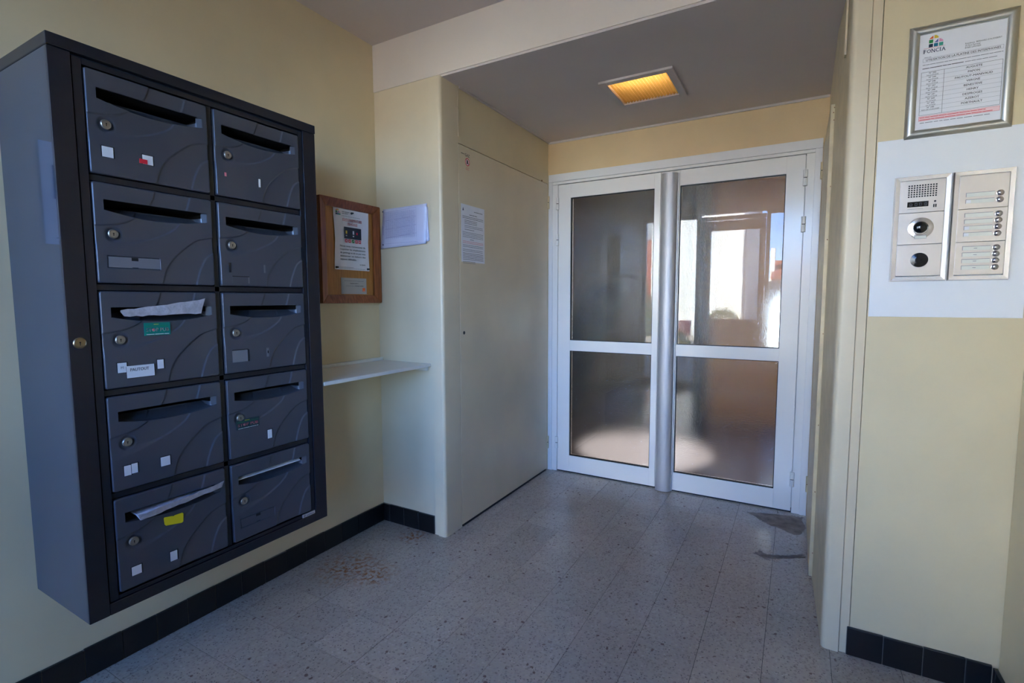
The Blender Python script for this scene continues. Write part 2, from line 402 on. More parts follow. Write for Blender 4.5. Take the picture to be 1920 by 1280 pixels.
# door wall: lintel above the door
info(B().box(XC-.3, XS+.4, YD-.004, YD+.12, 2.1, ZC, 'yellow_paint').build('wall_lintel'), 'yellow painted wall strip above the glazed door', 'wall', kind='structure')
info(B().box(XC-.3, XC-.001, YD+.0, YD+.12, 0, 2.1, 'yellow_paint').box(.086, XS+.4, YD, YD+.12, 0, 2.1, 'yellow_paint').build('wall_door'), 'wall stubs either side of the glazed door', 'wall', kind='structure')
# passage right side
b = B(); b.prism([(.117, 2.09, 0), (.100, 2.56, 0), (.108, YD, 0), (.3, YD, 0), (.3, 2.09, 0)], (0, 0, ZL), 'old_cream')
info(b.build('wall_passage'), 'worn cream side wall of the passage on the right', 'wall', kind='structure')
post('trim_3', .117, .17, 2.036, 2.1, .018, -1, 'cream_gloss', 'worn cream corner post with rounded nose right of the passage')
info(B().box(.1715, .200, 2.043, 2.12, 0, ZC, 'cream_gloss').build('trim_4', bevel=.002), 'slim cream batten between corner post and intercom wall', 'trim', kind='structure')
info(B().box(.117, .17, 2.036, 2.1, ZL+.001, ZC, 'cream_gloss').build('trim_5'), 'upper stub of the right corner post', 'trim', kind='structure')
info(B().box(.106, .1125, 2.17, 2.2, 2.10, ZL, 'cream_gloss').build('trim_6', bevel=.001), 'short cream batten hanging under the lower ceiling at right', 'trim', kind='structure')
info(B().box(.2015, XR+.02, 2.04+.005, 2.15, 0, ZC, 'cream_paint').build('wall_intercom'), 'cream wall carrying the intercom', 'wall', kind='structure')
b = B(); b.prism([(.592, 2.045, 0), (.585, 2.02, 0), (.585, YF, 0), (.75, YF, 0), (.75, 2.045, 0)], (0, 0, ZC), 'cream_paint')
info(b.build('wall_right'), 'cream wall returning towards the entrance at far right', 'wall', kind='structure')
# ceilings and beam
info(B().box(XL-.15, .75, YF-.1, YB+.02, ZC, ZC+.1, 'ceiling_white').build('ceiling'), 'grey white ceiling of the letterbox lobby', 'ceiling', kind='structure')
# lower ceiling with a hole for the recessed light
LX0, LX1, LY0, LY1 = -.893, -.59, 2.545, 2.85
b = B()
for a in ((XC-.3, LX0, YB+.1, YD+.05), (LX1, XS+.2, YB+.1, YD+.05), (LX0, LX1, YB+.1, LY0), (LX0, LX1, LY1, YD+.05)): b.box(*a, ZL, ZL+.03, 'ceiling_white')
info(b.build('ceiling'), 'lower ceiling of the passage with the recessed light', 'ceiling', kind='structure')
info(B().box(XL, XR+.1, YB-.004, YB+.12, ZL+.006, ZC, 'beam_white').box(XL, .117, YB+.002, YB+.12, ZL-.004, ZL+.006, 'ceiling_white').build('trim_7'), 'broad off-white beam dropping from the ceiling', 'beam', kind='structure')
b = B().box(XC, XS, YD-.014, YD-.003, ZL-.012, ZL, 'ceiling_white').box(XC, XC+.009, 2.2, YD-.02, ZL-.01, ZL, 'ceiling_white')
info(b.build('trim_8'), 'thin cove strip between lower ceiling and walls', 'trim', kind='structure')
# baseboards, tile by tile
def baseboard(name, label, a, b_, y_or_x, axis, facing, start, pitch):
    """a..b_ run along axis; plane at y_or_x, facing +-1"""
    bed = B()
    f0, f1 = y_or_x, y_or_x+facing*.0105
    if axis == 'y': bed.box(f0, f0+facing*.008, a, b_, .002, .099, 'grout')
    else: bed.box(a, b_, f0, f0+facing*.008, .002, .099, 'grout')
    o = info(bed.build(name), label, 'baseboard', kind='structure')
    e = [a]; k = math.ceil((a-start)/pitch+.05)
    while start+k*pitch < b_-.01: e.append(start+k*pitch); k += 1
    e.append(b_)
    for q0, q1 in zip(e, e[1:]):
        dz = R.uniform(-.002, .002); df = facing*R.uniform(0, .001)
        bb = B()
        if axis == 'y': bb.box(f0, f1+df, q0+.0008, q1-.0008, .001, .1+dz, 'tile_black')
        else: bb.box(q0+.0008, q1-.0008, f0, f1+df, .001, .1+dz, 'tile_black')
        bb.build('tile', o, bevel=.002)
baseboard('baseboard_left', 'black tile skirting under the letterboxes', YF, YB-.012, XL, 'y', 1, .662, .108)
baseboard('baseboard_back', 'short black tile skirting under the paper stack', XL, -1.6435, YB, 'x', -1, -1.96, .104)
baseboard('baseboard_right', 'black tile skirting under the intercom', .193, .574, 2.045, 'x', -1, .297, .107)
baseboard('baseboard_side', 'black tile skirting of the right return wall', YF, 2.03, .585, 'y', -1, 1.9, .108)

# ------------------------------------------------------------------ glazed double door
d1 = empty('door_1', (-.74, YD, 0), 'white aluminium double door with rippled glass panes', 'door', kind='structure')
b = B()
b.box(XC, -1.496, YD-.004, YD+.05, 0, 2.05, 'alu_white').box(.009, .083, YD-.004, YD+.05, 0, 2.05, 'alu_white').box(XC, .083, YD-.004, YD+.05, 2.052, 2.0695, 'alu_white')
b.box(-1.51, -1.485, YD+.0505, YD+.06, 0, 2.06, 'alu_white').box(-.003, .02, YD+.0505, YD+.06, 0, 2.06, 'alu_white').box(-1.485, -.003, YD+.0505, YD+.06, 2.04, 2.06, 'alu_white').build('door_frame', d1, bevel=.0015)
b = B().box(XC, .085, YD-.012, YD+.05, 2.0705, 2.122, 'alu_white_trim').build('top_trim', d1, bevel=.0015)
b = B().box(XC, -1.535, YD-.012, YD-.0045, 0, 2.0695, 'alu_white_trim').build('side_trim', d1, bevel=.0015)
b = B().box(.05, .085, YD-.012, YD-.0045, 0, 2.0695, 'alu_white_trim').build('side_trim', d1, bevel=.0015)
B().box(XC, .083, YD+.006, YD+.06, .0005, .012, 'gasket').build('sill', d1)
def leaf(x0, x1, g0, g1, tag_):
    b = B(); y0, y1 = YD, YD+.05
    b.box(x0, g0, y0, y1, .009, 2.048, 'alu_white').box(g1, x1, y0, y1, .009, 2.048, 'alu_white')
    for z0, z1 in ((.009, .126), (.888, .9625), (1.9535, 2.048)): b.box(g0, g1, y0+.0005, y1, z0, z1, 'alu_white')
    lf = b.build('door_leaf', d1, bevel=.0012)
    for z0, z1 in ((.126, .888), (.9625, 1.9535)):
        gk = B(); t = .004
        for a in ((g0, g0+t, z0, z1), (g1-t, g1, z0, z1), (g0+t, g1-t, z0, z0+t), (g0+t, g1-t, z1-t, z1)): gk.box(a[0], a[1], y0+.006, y0+.03, a[2], a[3], 'gasket')
        gk.build('gasket', lf)
        gp = B(); X0, X1, Z0, Z1, ya, yb = g0+t, g1-t, z0+t, z1-t, y0+.012, y0+.018
        vs = [(X0, ya, Z0), (X1, ya, Z0), (X1, ya, Z1), (X0, ya, Z1), (X0, yb, Z0), (X1, yb, Z0), (X1, yb, Z1), (X0, yb, Z1)]
        gp.add(vs, [(0, 1, 2, 3), (0, 4, 5, 1), (1, 5, 6, 2), (2, 6, 7, 3), (3, 7, 4, 0)], 'glass_face').add([vs[4], vs[5], vs[6], vs[7]], [(3, 2, 1, 0)], 'glass_rippled')
        bm_ = gp
        o = bm_.build('glass_pane', lf, recalc=False)
        bm = bmesh.new(); bm.from_mesh(o.data); bmesh.ops.remove_doubles(bm, verts=bm.verts, dist=1e-6); bmesh.ops.recalc_face_normals(bm, faces=bm.faces); bm.to_mesh(o.data); bm.free()
    return lf
lf1 = leaf(-1.493, -.786, -1.4, -.824, 0)
lf2 = leaf(-.784, .006, -.666, -.087, 1)
def hinge(parent, x, y, z0, z1, r, m, rust=False):
    zm = (z0+z1)/2; b = B().cyl((x, y, z0), (x, y, zm-.002), r, m, 16).cyl((x, y, zm-.002), (x, y, zm+.002), r*.7, 'gasket' if not rust else 'rust', 12).cyl((x, y, zm+.002), (x, y, z1), r, m, 16)
    return b.build('hinge', parent, smooth=True)
for z0, z1 in ((1.877, 1.958), (1.628, 1.707), (.171, .257)): hinge(lf1, -1.4945, YD-.012, z0, z1, .0105, 'alu_white')
for z0, z1 in ((1.875, 1.961), (1.622, 1.707), (.162, .246)): hinge(lf2, .0075, YD-.012, z0, z1, .0115, 'alu_white')
# full height half-round pull profile on the meeting stile
b = B(); pts = []
xc, hw = -.727, .049
for k in range(17):
    t = PI*k/16; pts.append((xc-hw*math.cos(t), YD-.018-.034*math.sin(t)**.8 if 0 < k < 16 else YD-.018, .005))
pts += [(xc+hw, YD, .005), (xc-hw, YD, .005)]
b.prism(pts, (0, 0, 2.024), 'alu_grey')
b.box(xc+hw, xc+hw+.006, YD-.012, YD-.0005, .006, 2.03, 'alu_grey')
info(b.build('pull_profile', lf2, smooth=True), 'brushed aluminium half-round pull along the full height')

# ------------------------------------------------------------------ left gas closet door
d2_ = empty('door_2', (XC, 2.73, 0), 'flat cream closet door carrying the gas sticker', 'door', kind='structure')
lf = B().box(XC-.017, XC, 2.1945, 3.264, .012, 2.0575, 'cream_gloss').build('door_leaf', d2_, bevel=.0015)
B().box(XC-.016, XC-.005, 2.1902, 2.1943, .012, 2.0575, 'gasket').build('seam_shade', lf)  # dark strip that paints the shade in the door gap
B().cyl((XC-.001, 2.227, 1.072), (XC+.0006, 2.227, 1.072), .0095, 'gasket', 18).build('keyhole', lf)
B().cyl((XC+.0002, 3.17, 2.064), (XC+.002, 3.17, 2.064), .006, 'rust', 12).build('screw', lf)
for z0, z1 in ((1.886, 1.974), (.166, .256)): hinge(lf, XC+.007, 3.2625, z0, z1, .0075, 'old_cream')
# ------------------------------------------------------------------ right closet door, seen edge-on
d3 = empty('door_3', (.1, 2.85, 0), 'cream closet door seen edge-on along the right side', 'door', kind='structure')
lf = B().box(.0865, .0995, 2.535, 3.245, .012, 2.055, 'old_cream').box(.0995, .1065, 2.535, 2.556, .012, 2.055, 'old_cream').build('door_leaf', d3, bevel=.001)
for z0, z1, ru in ((1.895, 1.985, False), (.155, .245, True)): hinge(lf, .0835, 3.243, z0, z1, .0075, 'old_cream', ru)
for z in (2.04, 2.02, 1.99, 1.72, 1.5, 1.1, .7, .4, .12): B().cyl((.098+R.uniform(-.004, .004), 2.5345, z), (.098, 2.5352, z), .0022, 'rust', 8).build('screw', lf)

# ------------------------------------------------------------------ entrance side (behind the camera, seen reflected)
info(B().box(XL-.15, .75, YF-.12, YF, 2.40, 3.2, 'cream_paint').box(XL-.15, -2.0, YF-.12, YF, 0, 2.4, 'cream_paint').box(.22, .75, YF-.12, YF, 0, 2.4, 'cream_paint').build('wall_front'), 'wall around the entrance glazing behind the viewer', 'wall', kind='structure')
def panel(name, label, x0, x1, z1, f, zr=.1, cat='window', fr_=None):
    f2 = fr_ or f
    e = empty(name, ((x0+x1)/2, YF, 0), label, cat, kind='structure')
    fr = B(); y0, y1 = YF-.07, YF-.02
    fr.box(x0, x0+f, y0, y1, 0, z1, 'steel_dark').box(x1-f2, x1, y0, y1, 0, z1, 'steel_dark').box(x0+f, x1-f2, y0, y1, z1-f, z1, 'steel_dark').box(x0+f, x1-f2, y0, y1, 0, zr, 'steel_dark')
    fr.build('frame', e, bevel=.002)
    bx('glass_pane', (x0+f-.004, x1-f2+.004, YF-.047, YF-.041, zr-.004, z1-f+.004), 'clear_glass', e)
    return e
panel('window_1', 'fixed glazed side panel left of the entrance door', -2.0, -1.205, 2.40, .05, .1)
d4 = panel('door_4', 'dark framed glazed entrance door seen only in reflection', -1.20, -.40, 2.30, .13, .98, cat='door', fr_=.07)
hb = B().cyl((-.44, YF+.05, .9), (-.44, YF+.05, 1.3), .012, 'alu_grey', 14)
for z in (.93, 1.27): hb.cyl((-.44, YF-.03, z), (-.44, YF+.05, z), .008, 'alu_grey', 12)
hb.build('handle', d4, smooth=True)
bx('trim_9', (-1.2, -.4, YF-.07, YF-.02, 2.31, 2.36), 'steel_dark', kind='structure', label='dark transom bar above the entrance door', cat='trim')
panel('window_2', 'fixed glazed side panel right of the entrance door', -.395, .22, 2.40, .045, .62)

# ------------------------------------------------------------------ outside
info(B().box(-60, 60, -70, YF-.1, -.3, -.04, 'asphalt').build('ground'), 'grey paved ground outside the entrance', 'ground', kind='structure')
info(B().box(-4, 3, -1.8, YF-.12, 2.62, 2.9, 'render_grey').build('added_porch'), 'unseen porch roof added over the entrance to hold back sky light', 'porch', kind='structure')  # unseen porch, added to cut the sky light coming in
info(B().box(-9, 6, YF-.12, YF-.1, 3.2, 5.2, 'render_grey').box(-9, XL-.15, YF-.12, YF-.1, 0, 3.2, 'render_grey').box(.75, 6, YF-.12, YF-.1, 0, 3.2, 'render_grey').box(-9, 6, YF-.1, 9, 5.0, 5.2, 'render_grey').box(-9, -8.8, YF-.1, 9, 0, 5.0, 'render_grey').box(5.8, 6, YF-.1, 9, 0, 5.0, 'render_grey').box(-8.8, 5.8, 8.8, 9, 0, 5.0, 'render_grey').build('wall_building'), 'outer shell of the apartment block', 'wall', kind='structure')
ab = empty('apartment_building', (-4, -15, 0), 'white rendered building across the yard seen reflected in the door glass', 'building')
B().box(-4.72, -1.56, -20, -12, -.1, 4.8, 'facade_white').box(-9, -4.72, -20, -12.15, -.1, 4.8, 'render_grey').build('wall', ab)
B().box(-4.9, -4.72, -12.15, -12.0, .8, 3.4, 'brick_red').build('brick_pier', ab)
gd = B().box(-4.5, -3.3, -11.99, -11.96, -.04, .5, 'garage_red')
gd.build('garage_door', ab, bevel=.01)
for k in range(4): B().box(-4.48, -3.32, -11.96, -11.95, .03+k*.12, .12+k*.12, 'garage_red').build('board', ab)
B().cyl((-1.68, -11.93, 0), (-1.68, -11.93, 4.75), .05, 'facade_white', 12).build('downpipe', ab)
B().box(-9.1, -1.5, -20.1, -11.8, 4.8, 5.0, 'render_grey').build('roof', ab)
for k, (xx, zz) in enumerate(((-6.4, 1.2), (-8, 1.2), (-6.4, 3), (-8, 3))): B().box(xx, xx+.9, -12.15, -12.1, zz, zz+1.4, 'black_gloss').build('window', ab)
hs = empty('house', (2.5, -30, 0), 'small distant white house with red roof reflected at the door edge', 'house')
B().box(-1.4, 6, -36, -30, 0, 2.5, 'facade_white').build('wall', hs)
b = B(); b.prism([(-1.6, -36.4, 2.5), (-1.6, -29.6, 2.5), (-1.6, -33, 3.9)], (8.0, 0, 0), 'roof_red'); b.build('roof', hs)
B().box(-1.72, -1.45, -31.6, -31.0, 0, 4.6, 'facade_white').build('chimney', hs)
for xx in (.2, 2.2, 4.2): B().box(xx, xx+.9, -30, -29.95, 1, 2.1, 'black_gloss').build('window', hs)
def leaves(name, cx, cyy, cz, rx, ry, rz, n, label, cat):
    b = B(); rr = random.Random(name+str(cx))
    for i in range(n):
        th, ph = rr.uniform(0, 2*PI), math.acos(rr.uniform(-.3, 1)); q = rr.uniform(.75, 1.05)
        c = Vector((cx+rx*q*math.sin(ph)*math.cos(th), cyy+ry*q*math.sin(ph)*math.sin(th), cz+rz*q*math.cos(ph)))
        u = Vector((rr.gauss(0, 1), rr.gauss(0, 1), rr.gauss(0, 1))).normalized(); v = u.orthogonal().normalized(); s_ = rr.uniform(.04, .08)
        b.add([c-u*s_, c+v*s_*.5, c+u*s_, c-v*s_*.5], [(0, 1, 2, 3)], 'leaf_green')
    return info(b.build(name, recalc=False), label, cat)
leaves('bush', -2.15, -11.1, .15, .62, .35, .8, 1100, 'low green bush against the white facade across the yard', 'bush')
leaves('bush', -4.95, -11.2, .2, .5, .4, 1.9, 1300, 'tall green bush by the brick pier across the yard', 'bush')
leaves('bush', -3.0, -7.6, -.1, .5, .25, .5, 600, 'small yellowish bush by the garage door across the yard', 'bush')
info(B().box(-1.2, 7, -16.2, -16, -.04, 1.9, 'render_grey').box(-1.25, 7.05, -16.25, -15.95, 1.9, 1.96, 'facade_white').build('garden_wall', bevel=.01), 'grey garden wall with pale coping beyond the yard', 'wall')

# ------------------------------------------------------------------ inner hall behind the rippled glass
HX0, HX1, HY0, HY1 = -2.6, 1.2, YD+.12, 7.6
info(B().box(HX0-.1, HX1+.1, YD+.06, HY1+.1, -.06, -.001, 'hall_floor').build('floor'), 'smooth floor of the inner hall behind the door', 'floor', kind='structure')
info(B().box(HX0-.1, HX0, HY0, HY1, 0, 2.5, 'hall_wall').build('wall_hall_left'), 'left wall of the inner hall', 'wall', kind='structure')
info(B().box(HX1, HX1+.1, HY0, HY1, 0, 2.5, 'hall_wall').build('wall_hall_right'), 'right wall of the inner hall', 'wall', kind='structure')
info(B().box(HX0-.1, HX1+.1, HY1, HY1+.1, 0, 2.5, 'hall_wall').build('wall_hall_back'), 'far wall of the inner hall', 'wall', kind='structure')
info(B().box(HX0, XC-.3, YD+.05, HY0, 0, 2.5, 'hall_wall').box(XS+.4, HX1, YD+.05, HY0, 0, 2.5, 'hall_wall').build('wall_hall_front'), 'hall side of the door wall', 'wall', kind='structure')
info(B().box(HX0-.1, HX1+.1, YD+.03, HY1+.1, 2.5, 2.56, 'hall_ceiling').build('ceiling'), 'ceiling of the inner hall behind the door', 'ceiling', kind='structure')
# tan partition with a window opening and a pale rail
b = B(); wx0, wx1, wz0, wz1 = -.2, .35, .72, 1.25
for a in ((-.86, wx0, 0, 2.5), (wx1, HX1, 0, 2.5), (wx0, wx1, 0, wz0), (wx0, wx1, wz1, 2.5)): b.box(a[0], a[1], 5.6, 5.7, a[2], a[3], 'hall_tan')
info(b.build('wall_hall_partition'), 'tan partition wall of the inner hall', 'wall', kind='structure')
info(B().box(-.82, -.3, 5.575, 5.6, .3, .325, 'beam_white').build('trim_10'), 'pale rail low on the tan partition of the inner hall', 'trim', kind='structure')
info(B().cyl((-.755, 4.75, 0), (-.755, 4.75, 2.5), .085, 'hall_dark', 20).build('hall_column', smooth=True), 'dark round column in the inner hall behind the glass', 'column')
sc_ = empty('staircase', (-2.3, 4.9, 0), 'dark staircase along the left of the inner hall behind the glass', 'staircase')
for k in range(9):
    y0 = 4.5+k*.26; B().box(-2.58, -2.05, y0, y0+.3, .0 if k == 0 else k*.165-.04, (k+1)*.165, 'hall_dark').build('step', sc_, bevel=.005)
b = B(); b.prism([(-2.05, 4.45, 0), (-2.05, 4.45, .2), (-2.05, 6.84, 1.72), (-2.05, 6.84, 1.35), (-2.05, 4.75, 0)], (.03, 0, 0), 'hall_dark'); b.build('stringer', sc_)
# added lamps of the inner hall: floor patch and fill light
def added_hall_lamp(name, label, x, y, e, typ):
    t = empty(name, (x, y, 2.44), label, 'lamp')
    B().lathe((x, y, 2.499), (0, 0, -1), [(.09, 0), (.09, .03), (.075, .04), (.06, .042)], 'fixture_white').build('housing', t, smooth=True)
    L = bpy.data.lights.new('bulb', typ); L.energy = e; L.color = (1, .8, .54)
    if typ == 'SPOT': L.spot_size = math.radians(27); L.spot_blend = .3; L.shadow_soft_size = .03; L.color = (1, .93, .8)
    else: L.shape = 'DISK'; L.size = .16
    o = bpy.data.objects.new('bulb', L); C.objects.link(o); o.parent = t; o.location = (0, 0, -.01)
added_hall_lamp('added_spotlight', 'added spotlight standing in for the sun patch on the inner hall floor', -1.08, 4.12, 2000, 'SPOT')  # added spot that draws the sun patch behind the glass
added_hall_lamp('added_fill_lamp', 'added warm fill lamp, out of sight above the door, for the inner hall', -.35, 3.8, 30, 'AREA')  # added lamp, hidden above the lintel, warms the tan partition
# daylight behind the partition window
L = bpy.data.lights.new('window_daylight', 'AREA'); L.shape = 'RECTANGLE'; L.size = .5; L.size_y = .5; L.energy = 10; L.color = (.95, .98, 1)
wn = empty('window_3', (.075, 5.66, .72), 'small bright window in the tan partition of the inner hall', 'window', kind='structure')
B().box(wx0, wx1, 5.64, 5.65, wz0, wz1, 'clear_glass').build('glass_pane', wn)
o = bpy.data.objects.new('window_daylight', L); C.objects.link(o); o.parent = wn; o.location = (0, .2, .265); o.rotation_euler = (math.radians(-90), 0, 0)

# ================================================================== THINGS
# ------------------------------------------------------------------ letterbox cabinet
FX = -1.655
mb = empty('letterbox_cabinet', (XL, .965, .36), 'dark grey wall cabinet of ten silver letterboxes in two columns', 'letterbox')
b = B(); x0, x1 = XL+.001, FX-.012
for q in ((x0, x0+.004, .5645, 1.3645, .3625, 1.889), (x0+.004, x1, .5645, .5685, .3625, 1.889), (x0+.004, x1, 1.3605, 1.3645, .3625, 1.889), (x0+.004, x1, .5685, 1.3605, .3625, .3665), (x0+.004, x1, .5685, 1.3605, 1.885, 1.889)): b.box(*q, 'steel_side')
b.build('body', mb)
B().box(XL+.001, FX+.002, .5625, 1.3665, 1.890, 1.9215, 'steel_dark').build('top_cap', mb, bevel=.002)
B().box(FX-.012, FX, .5635, .6115, .3625, 1.889, 'steel_dark').build('side_stile', mb, bevel=.002)
B().box(FX-.012, FX, 1.3105, 1.3655, .3625, 1.889, 'steel_dark').build('side_stile', mb, bevel=.002)
B().box(FX-.012, FX, .6115, 1.3105, .3625, .397, 'steel_dark').build('bottom_rail', mb, bevel=.002)
# inner frame with the grid of bars
b = B(); FI = FX-.003
b.box(FI-.012, FI, .6135, .635, .3985, 1.884, 'steel_dark').box(FI-.012, FI, 1.292, 1.3085, .3985, 1.884, 'steel_dark').box(FI-.012, FI, .635, 1.292, 1.868, 1.884, 'steel_dark').box(FI-.012, FI, .635, 1.292, .3985, .41, 'steel_dark')
b.box(FI-.012, FI-.006, .955, .972, .41, 1.868, 'steel_dark')
for k in range(1, 5): b.box(FI-.012, FI-.006, .635, 1.292, 1.864-k*.294+.002, 1.864-k*.294+.02, 'steel_dark')
b.build('door_surround', mb, bevel=.0015)
def lock_mesh(b, c, r, body):
    """key cylinder facing +x at c"""
    x, y, z = c
    b.lathe((x, y, z), (1, 0, 0), [(r*1.18, -.001), (r*1.18, .003), (r*1.02, .0045), (r*.95, .0035), (r*.92, .0045), (r*.5, .0048)], body, 24)
    b.cyl((x+.0046, y, z+r*.12), (x+.0052, y, z+r*.12), r*.17, 'black', 10)
    b.box(x+.0046, x+.0052, y-r*.08, y+r*.08, z-r*.5, z+r*.1, 'black'); return b
lock_mesh(B(), (FX, .5865, 1.138), .0125, 'brass').build('master_lock', mb, smooth=True)
# the door front as a relief
DW, DH = .3155, .272
def cv(pts):
    def f(u):
        if u <= pts[0][0]:
            a, b_ = pts[0], pts[1]
        elif u >= pts[-1][0]:
            a, b_ = pts[-2], pts[-1]
        else:
            for a, b_ in zip(pts, pts[1:]):
                if a[0] <= u <= b_[0]: break
        s_ = (b_[1]-a[1])/(b_[0]-a[0]); return a[1]+s_*(u-a[0]), s_
    return f
def dens(pts):
    # Catmull-Rom densify so the printed waves are smooth
    P = [pts[0]]+pts+[pts[-1]]; out = []
    for i in range(1, len(P)-2):
        for k in range(6):
            t = k/6; q = []
            for d in (0, 1):
                a, b_, c, e = P[i-1][d], P[i][d], P[i+1][d], P[i+2][d]
                q.append(.5*((2*b_)+(c-a)*t+(2*a-5*b_+4*c-e)*t*t+(3*b_-a-3*c+e)*t**3))
            if not out or q[0] > out[-1][0]+1e-5: out.append(tuple(q))
    out.append(pts[-1]); return out
cA = cv(dens([(0, .117), (.06, .106), (.10, .084), (.138, .042), (.1545, -.004)]))
cB = cv(dens([(0, .168), (.044, .163), (.10, .152), (.146, .137), (.196, .109), (.218, .082), (.24, .039), (.2515, -.004)]))
cC = cv(dens([(.1595, .276), (.172, .23), (.196, .192), (.239, .152), (.272, .130), (.32, .118)]))
cD = cv(dens([(.2565, .276), (.269, .231), (.284, .197), (.296, .181), (.32, .165)]))
def sm(e0, e1, x):
    t = min(1, max(0, (x-e0)/(e1-e0))); return t*t*(3-2*t)
def past(f, u, v, w_):
    fv, s_ = f(u); d = (v-fv)/math.sqrt(1+s_*s_); return sm(-w_, w_, d)
SU0, SU1, SV0, SV1 = .026, .285, .046, .061
def height(u, v, recess):
    h = 0.
    w_ = .0013
    sa = past(cA, u, v, w_) if u < .16 else 1
    sb = past(cB, u, v, w_+.02*max(0, 1-u/.13)) if u < .257 else 1
    sc = past(cC, u, v, w_) if u > .155 else 0
    sd = past(cD, u, v, w_) if u > .25 else 0
    h -= .0030*(sa*(1-sb)+sc*(1-sd))
    # slot hood
    low = .072+.016*(1-((u-.162)/.14)**2)
    if SU0-.001 < u < .299 and .0445 < v < low:
        dv = min(1, max(0, (low-v)/(low-SV1)))
        du = max(0, .299-u)*.7 if u > .285 else .0098+(.285-u)*8
        dl = max(0, (u-SU0+.001))*50
        h -= min(.05*math.sqrt(dv), du, dl)
    r = math.hypot(u-.043, v-.137)
    h -= .0042*(1-sm(.0145, .0235, r))
    if recess:
        a = sm(.0235, .0255, u)*(1-sm(.1545, .1565, u))*sm(.1955, .1975, v)*(1-sm(.228, .230, v)); h -= .003*a
    # rounded rim
    rc = .007; du = min(u, DW-u); dv = min(v, DH-v)
    d = rc-math.hypot(rc-du, rc-dv) if (du < rc and dv < rc) else min(du, dv)
    e = .004
    if d < 0: return -.009
    if d < e: h -= e-math.sqrt(max(0, e*e-(e-d)**2))
    return max(h, -.05)
def grid(L, extra, fine=.001, coarse=.0021):
    xs = [0]; x = 0
    while x < L-1e-6:
        x += fine if (x < .008 or x > L-.009 or (L < .3 and .06 < x < .09)) else coarse; xs.append(min(x, L))
    for e in extra:
        k = min(range(len(xs)), key=lambda i: abs(xs[i]-e)); xs[k] = e
    return sorted(set(xs))
def door_mesh(recess):
    us = grid(DW, [SU0-.001, SU0, SU1, .299, .0235, .0255, .1545, .1565]); vs_ = grid(DH, [.0445, SV1, .080, .1955, .1975, .228, .230])
    nu, nv = len(us), len(vs_); V = []; Fc = []
    for v in vs_:
        for u in us:
            q = v; uu = min(max(u, SU0), .299); low = .072+.016*(1-((uu-.162)/.14)**2)   # rows bend along the slot's lower lip
            if SV1 < v <= .080: q = SV1+(v-SV1)/(.080-SV1)*(low-SV1)
            elif .080 < v < .11: q = low+(v-.080)/(.11-.080)*(.11-low)
            V.append((height(u, q, recess), u, -q))
    e = 1e-7
    for j in range(nv-1):
        for i in range(nu-1):
            if us[i] >= SU0-e and us[i+1] <= SU1+e and vs_[j] >= .0445-e and vs_[j+1] <= SV1+e: continue
            Fc.append((j*nu+i, (j+1)*nu+i, (j+1)*nu+i+1, j*nu+i+1))
    rim = [i for i in range(nu)]+[j*nu+nu-1 for j in range(1, nv)]+[(nv-1)*nu+i for i in range(nu-2, -1, -1)]+[j*nu for j in range(nv-2, 0, -1)]
    k = len(V); V += [(-.0105, V[q][1], V[q][2]) for q in rim]; n = len(rim)
    for a in range(n): Fc.append((rim[a], rim[(a+1) % n], k+(a+1) % n, k+a))
    me = bpy.data.meshes.new('letterbox_door'); me.from_pydata(V, [], Fc); me.materials.append(M['box_door'])
    for p in me.polygons: p.use_smooth = True
    try: me.set_sharp_from_angle(angle=math.radians(50))
    except Exception: pass
    return me
dm_plain, dm_recess = door_mesh(False), door_mesh(True)
# shared sub-part meshes, local to the door's top left corner
me_lock = lock_mesh(B(), (-.0036, .042, -.136), .0105, 'nickel').build('lock', origin=(0, 0, 0), smooth=True, mesh_only=True)
b = B().box(-.16, -.0105, SU0-.004, .303, -.0435, -.0415, 'black').box(-.16, -.0105, SU0-.004, .303, -.125, -.123, 'black').box(-.16, -.0105, SU0-.006, SU0-.004, -.125, -.0415, 'black').box(-.16, -.0105, .303, .305, -.125, -.0415, 'black').box(-.162, -.16, SU0-.006, .305, -.125, -.0415, 'black')
me_slot = b.build('slot_dark', origin=(0, 0, 0), mesh_only=True)  # black walls that paint the darkness inside each slot
def art_at(o_): return Art(o_, (0, 1, 0))
def cards(items):
    """list of (u0,u1,v0,v1,n,mat)"""
    a = Art((0, 0, 0), (0, 1, 0))
    for u0, u1, v0, v1, n, m in items: a.slab(u0, u1, -v1, -v0, -.001, n, m)
    return a
def sub(name, me, door):
    o = bpy.data.objects.new(name, me); C.objects.link(o); o.parent = door; W[o.name] = W[door.name]; return o
ROW0, PIT, COL = 1.864, .294, (.638, .9745)
doors = {}
for c in range(2):
    for r in range(5):
        rec = (c, r) in ((0, 1), (1, 4))
        o = bpy.data.objects.new('letterbox_door', dm_recess if rec else dm_plain); place(o, (FX+.0005, COL[c], ROW0-r*PIT), mb)
        doors[(c, r)] = o
        sub('lock', me_lock, o); sub('slot_dark', me_slot, o)
ZERO = (0, 0, 0)
def sticker(name, a, door, label=None):
    me = a.build(name, origin=ZERO, mesh_only=True); o = sub(name, me, door)
    if label: o['label'] = label
    return o
dk = 'steel_dark'
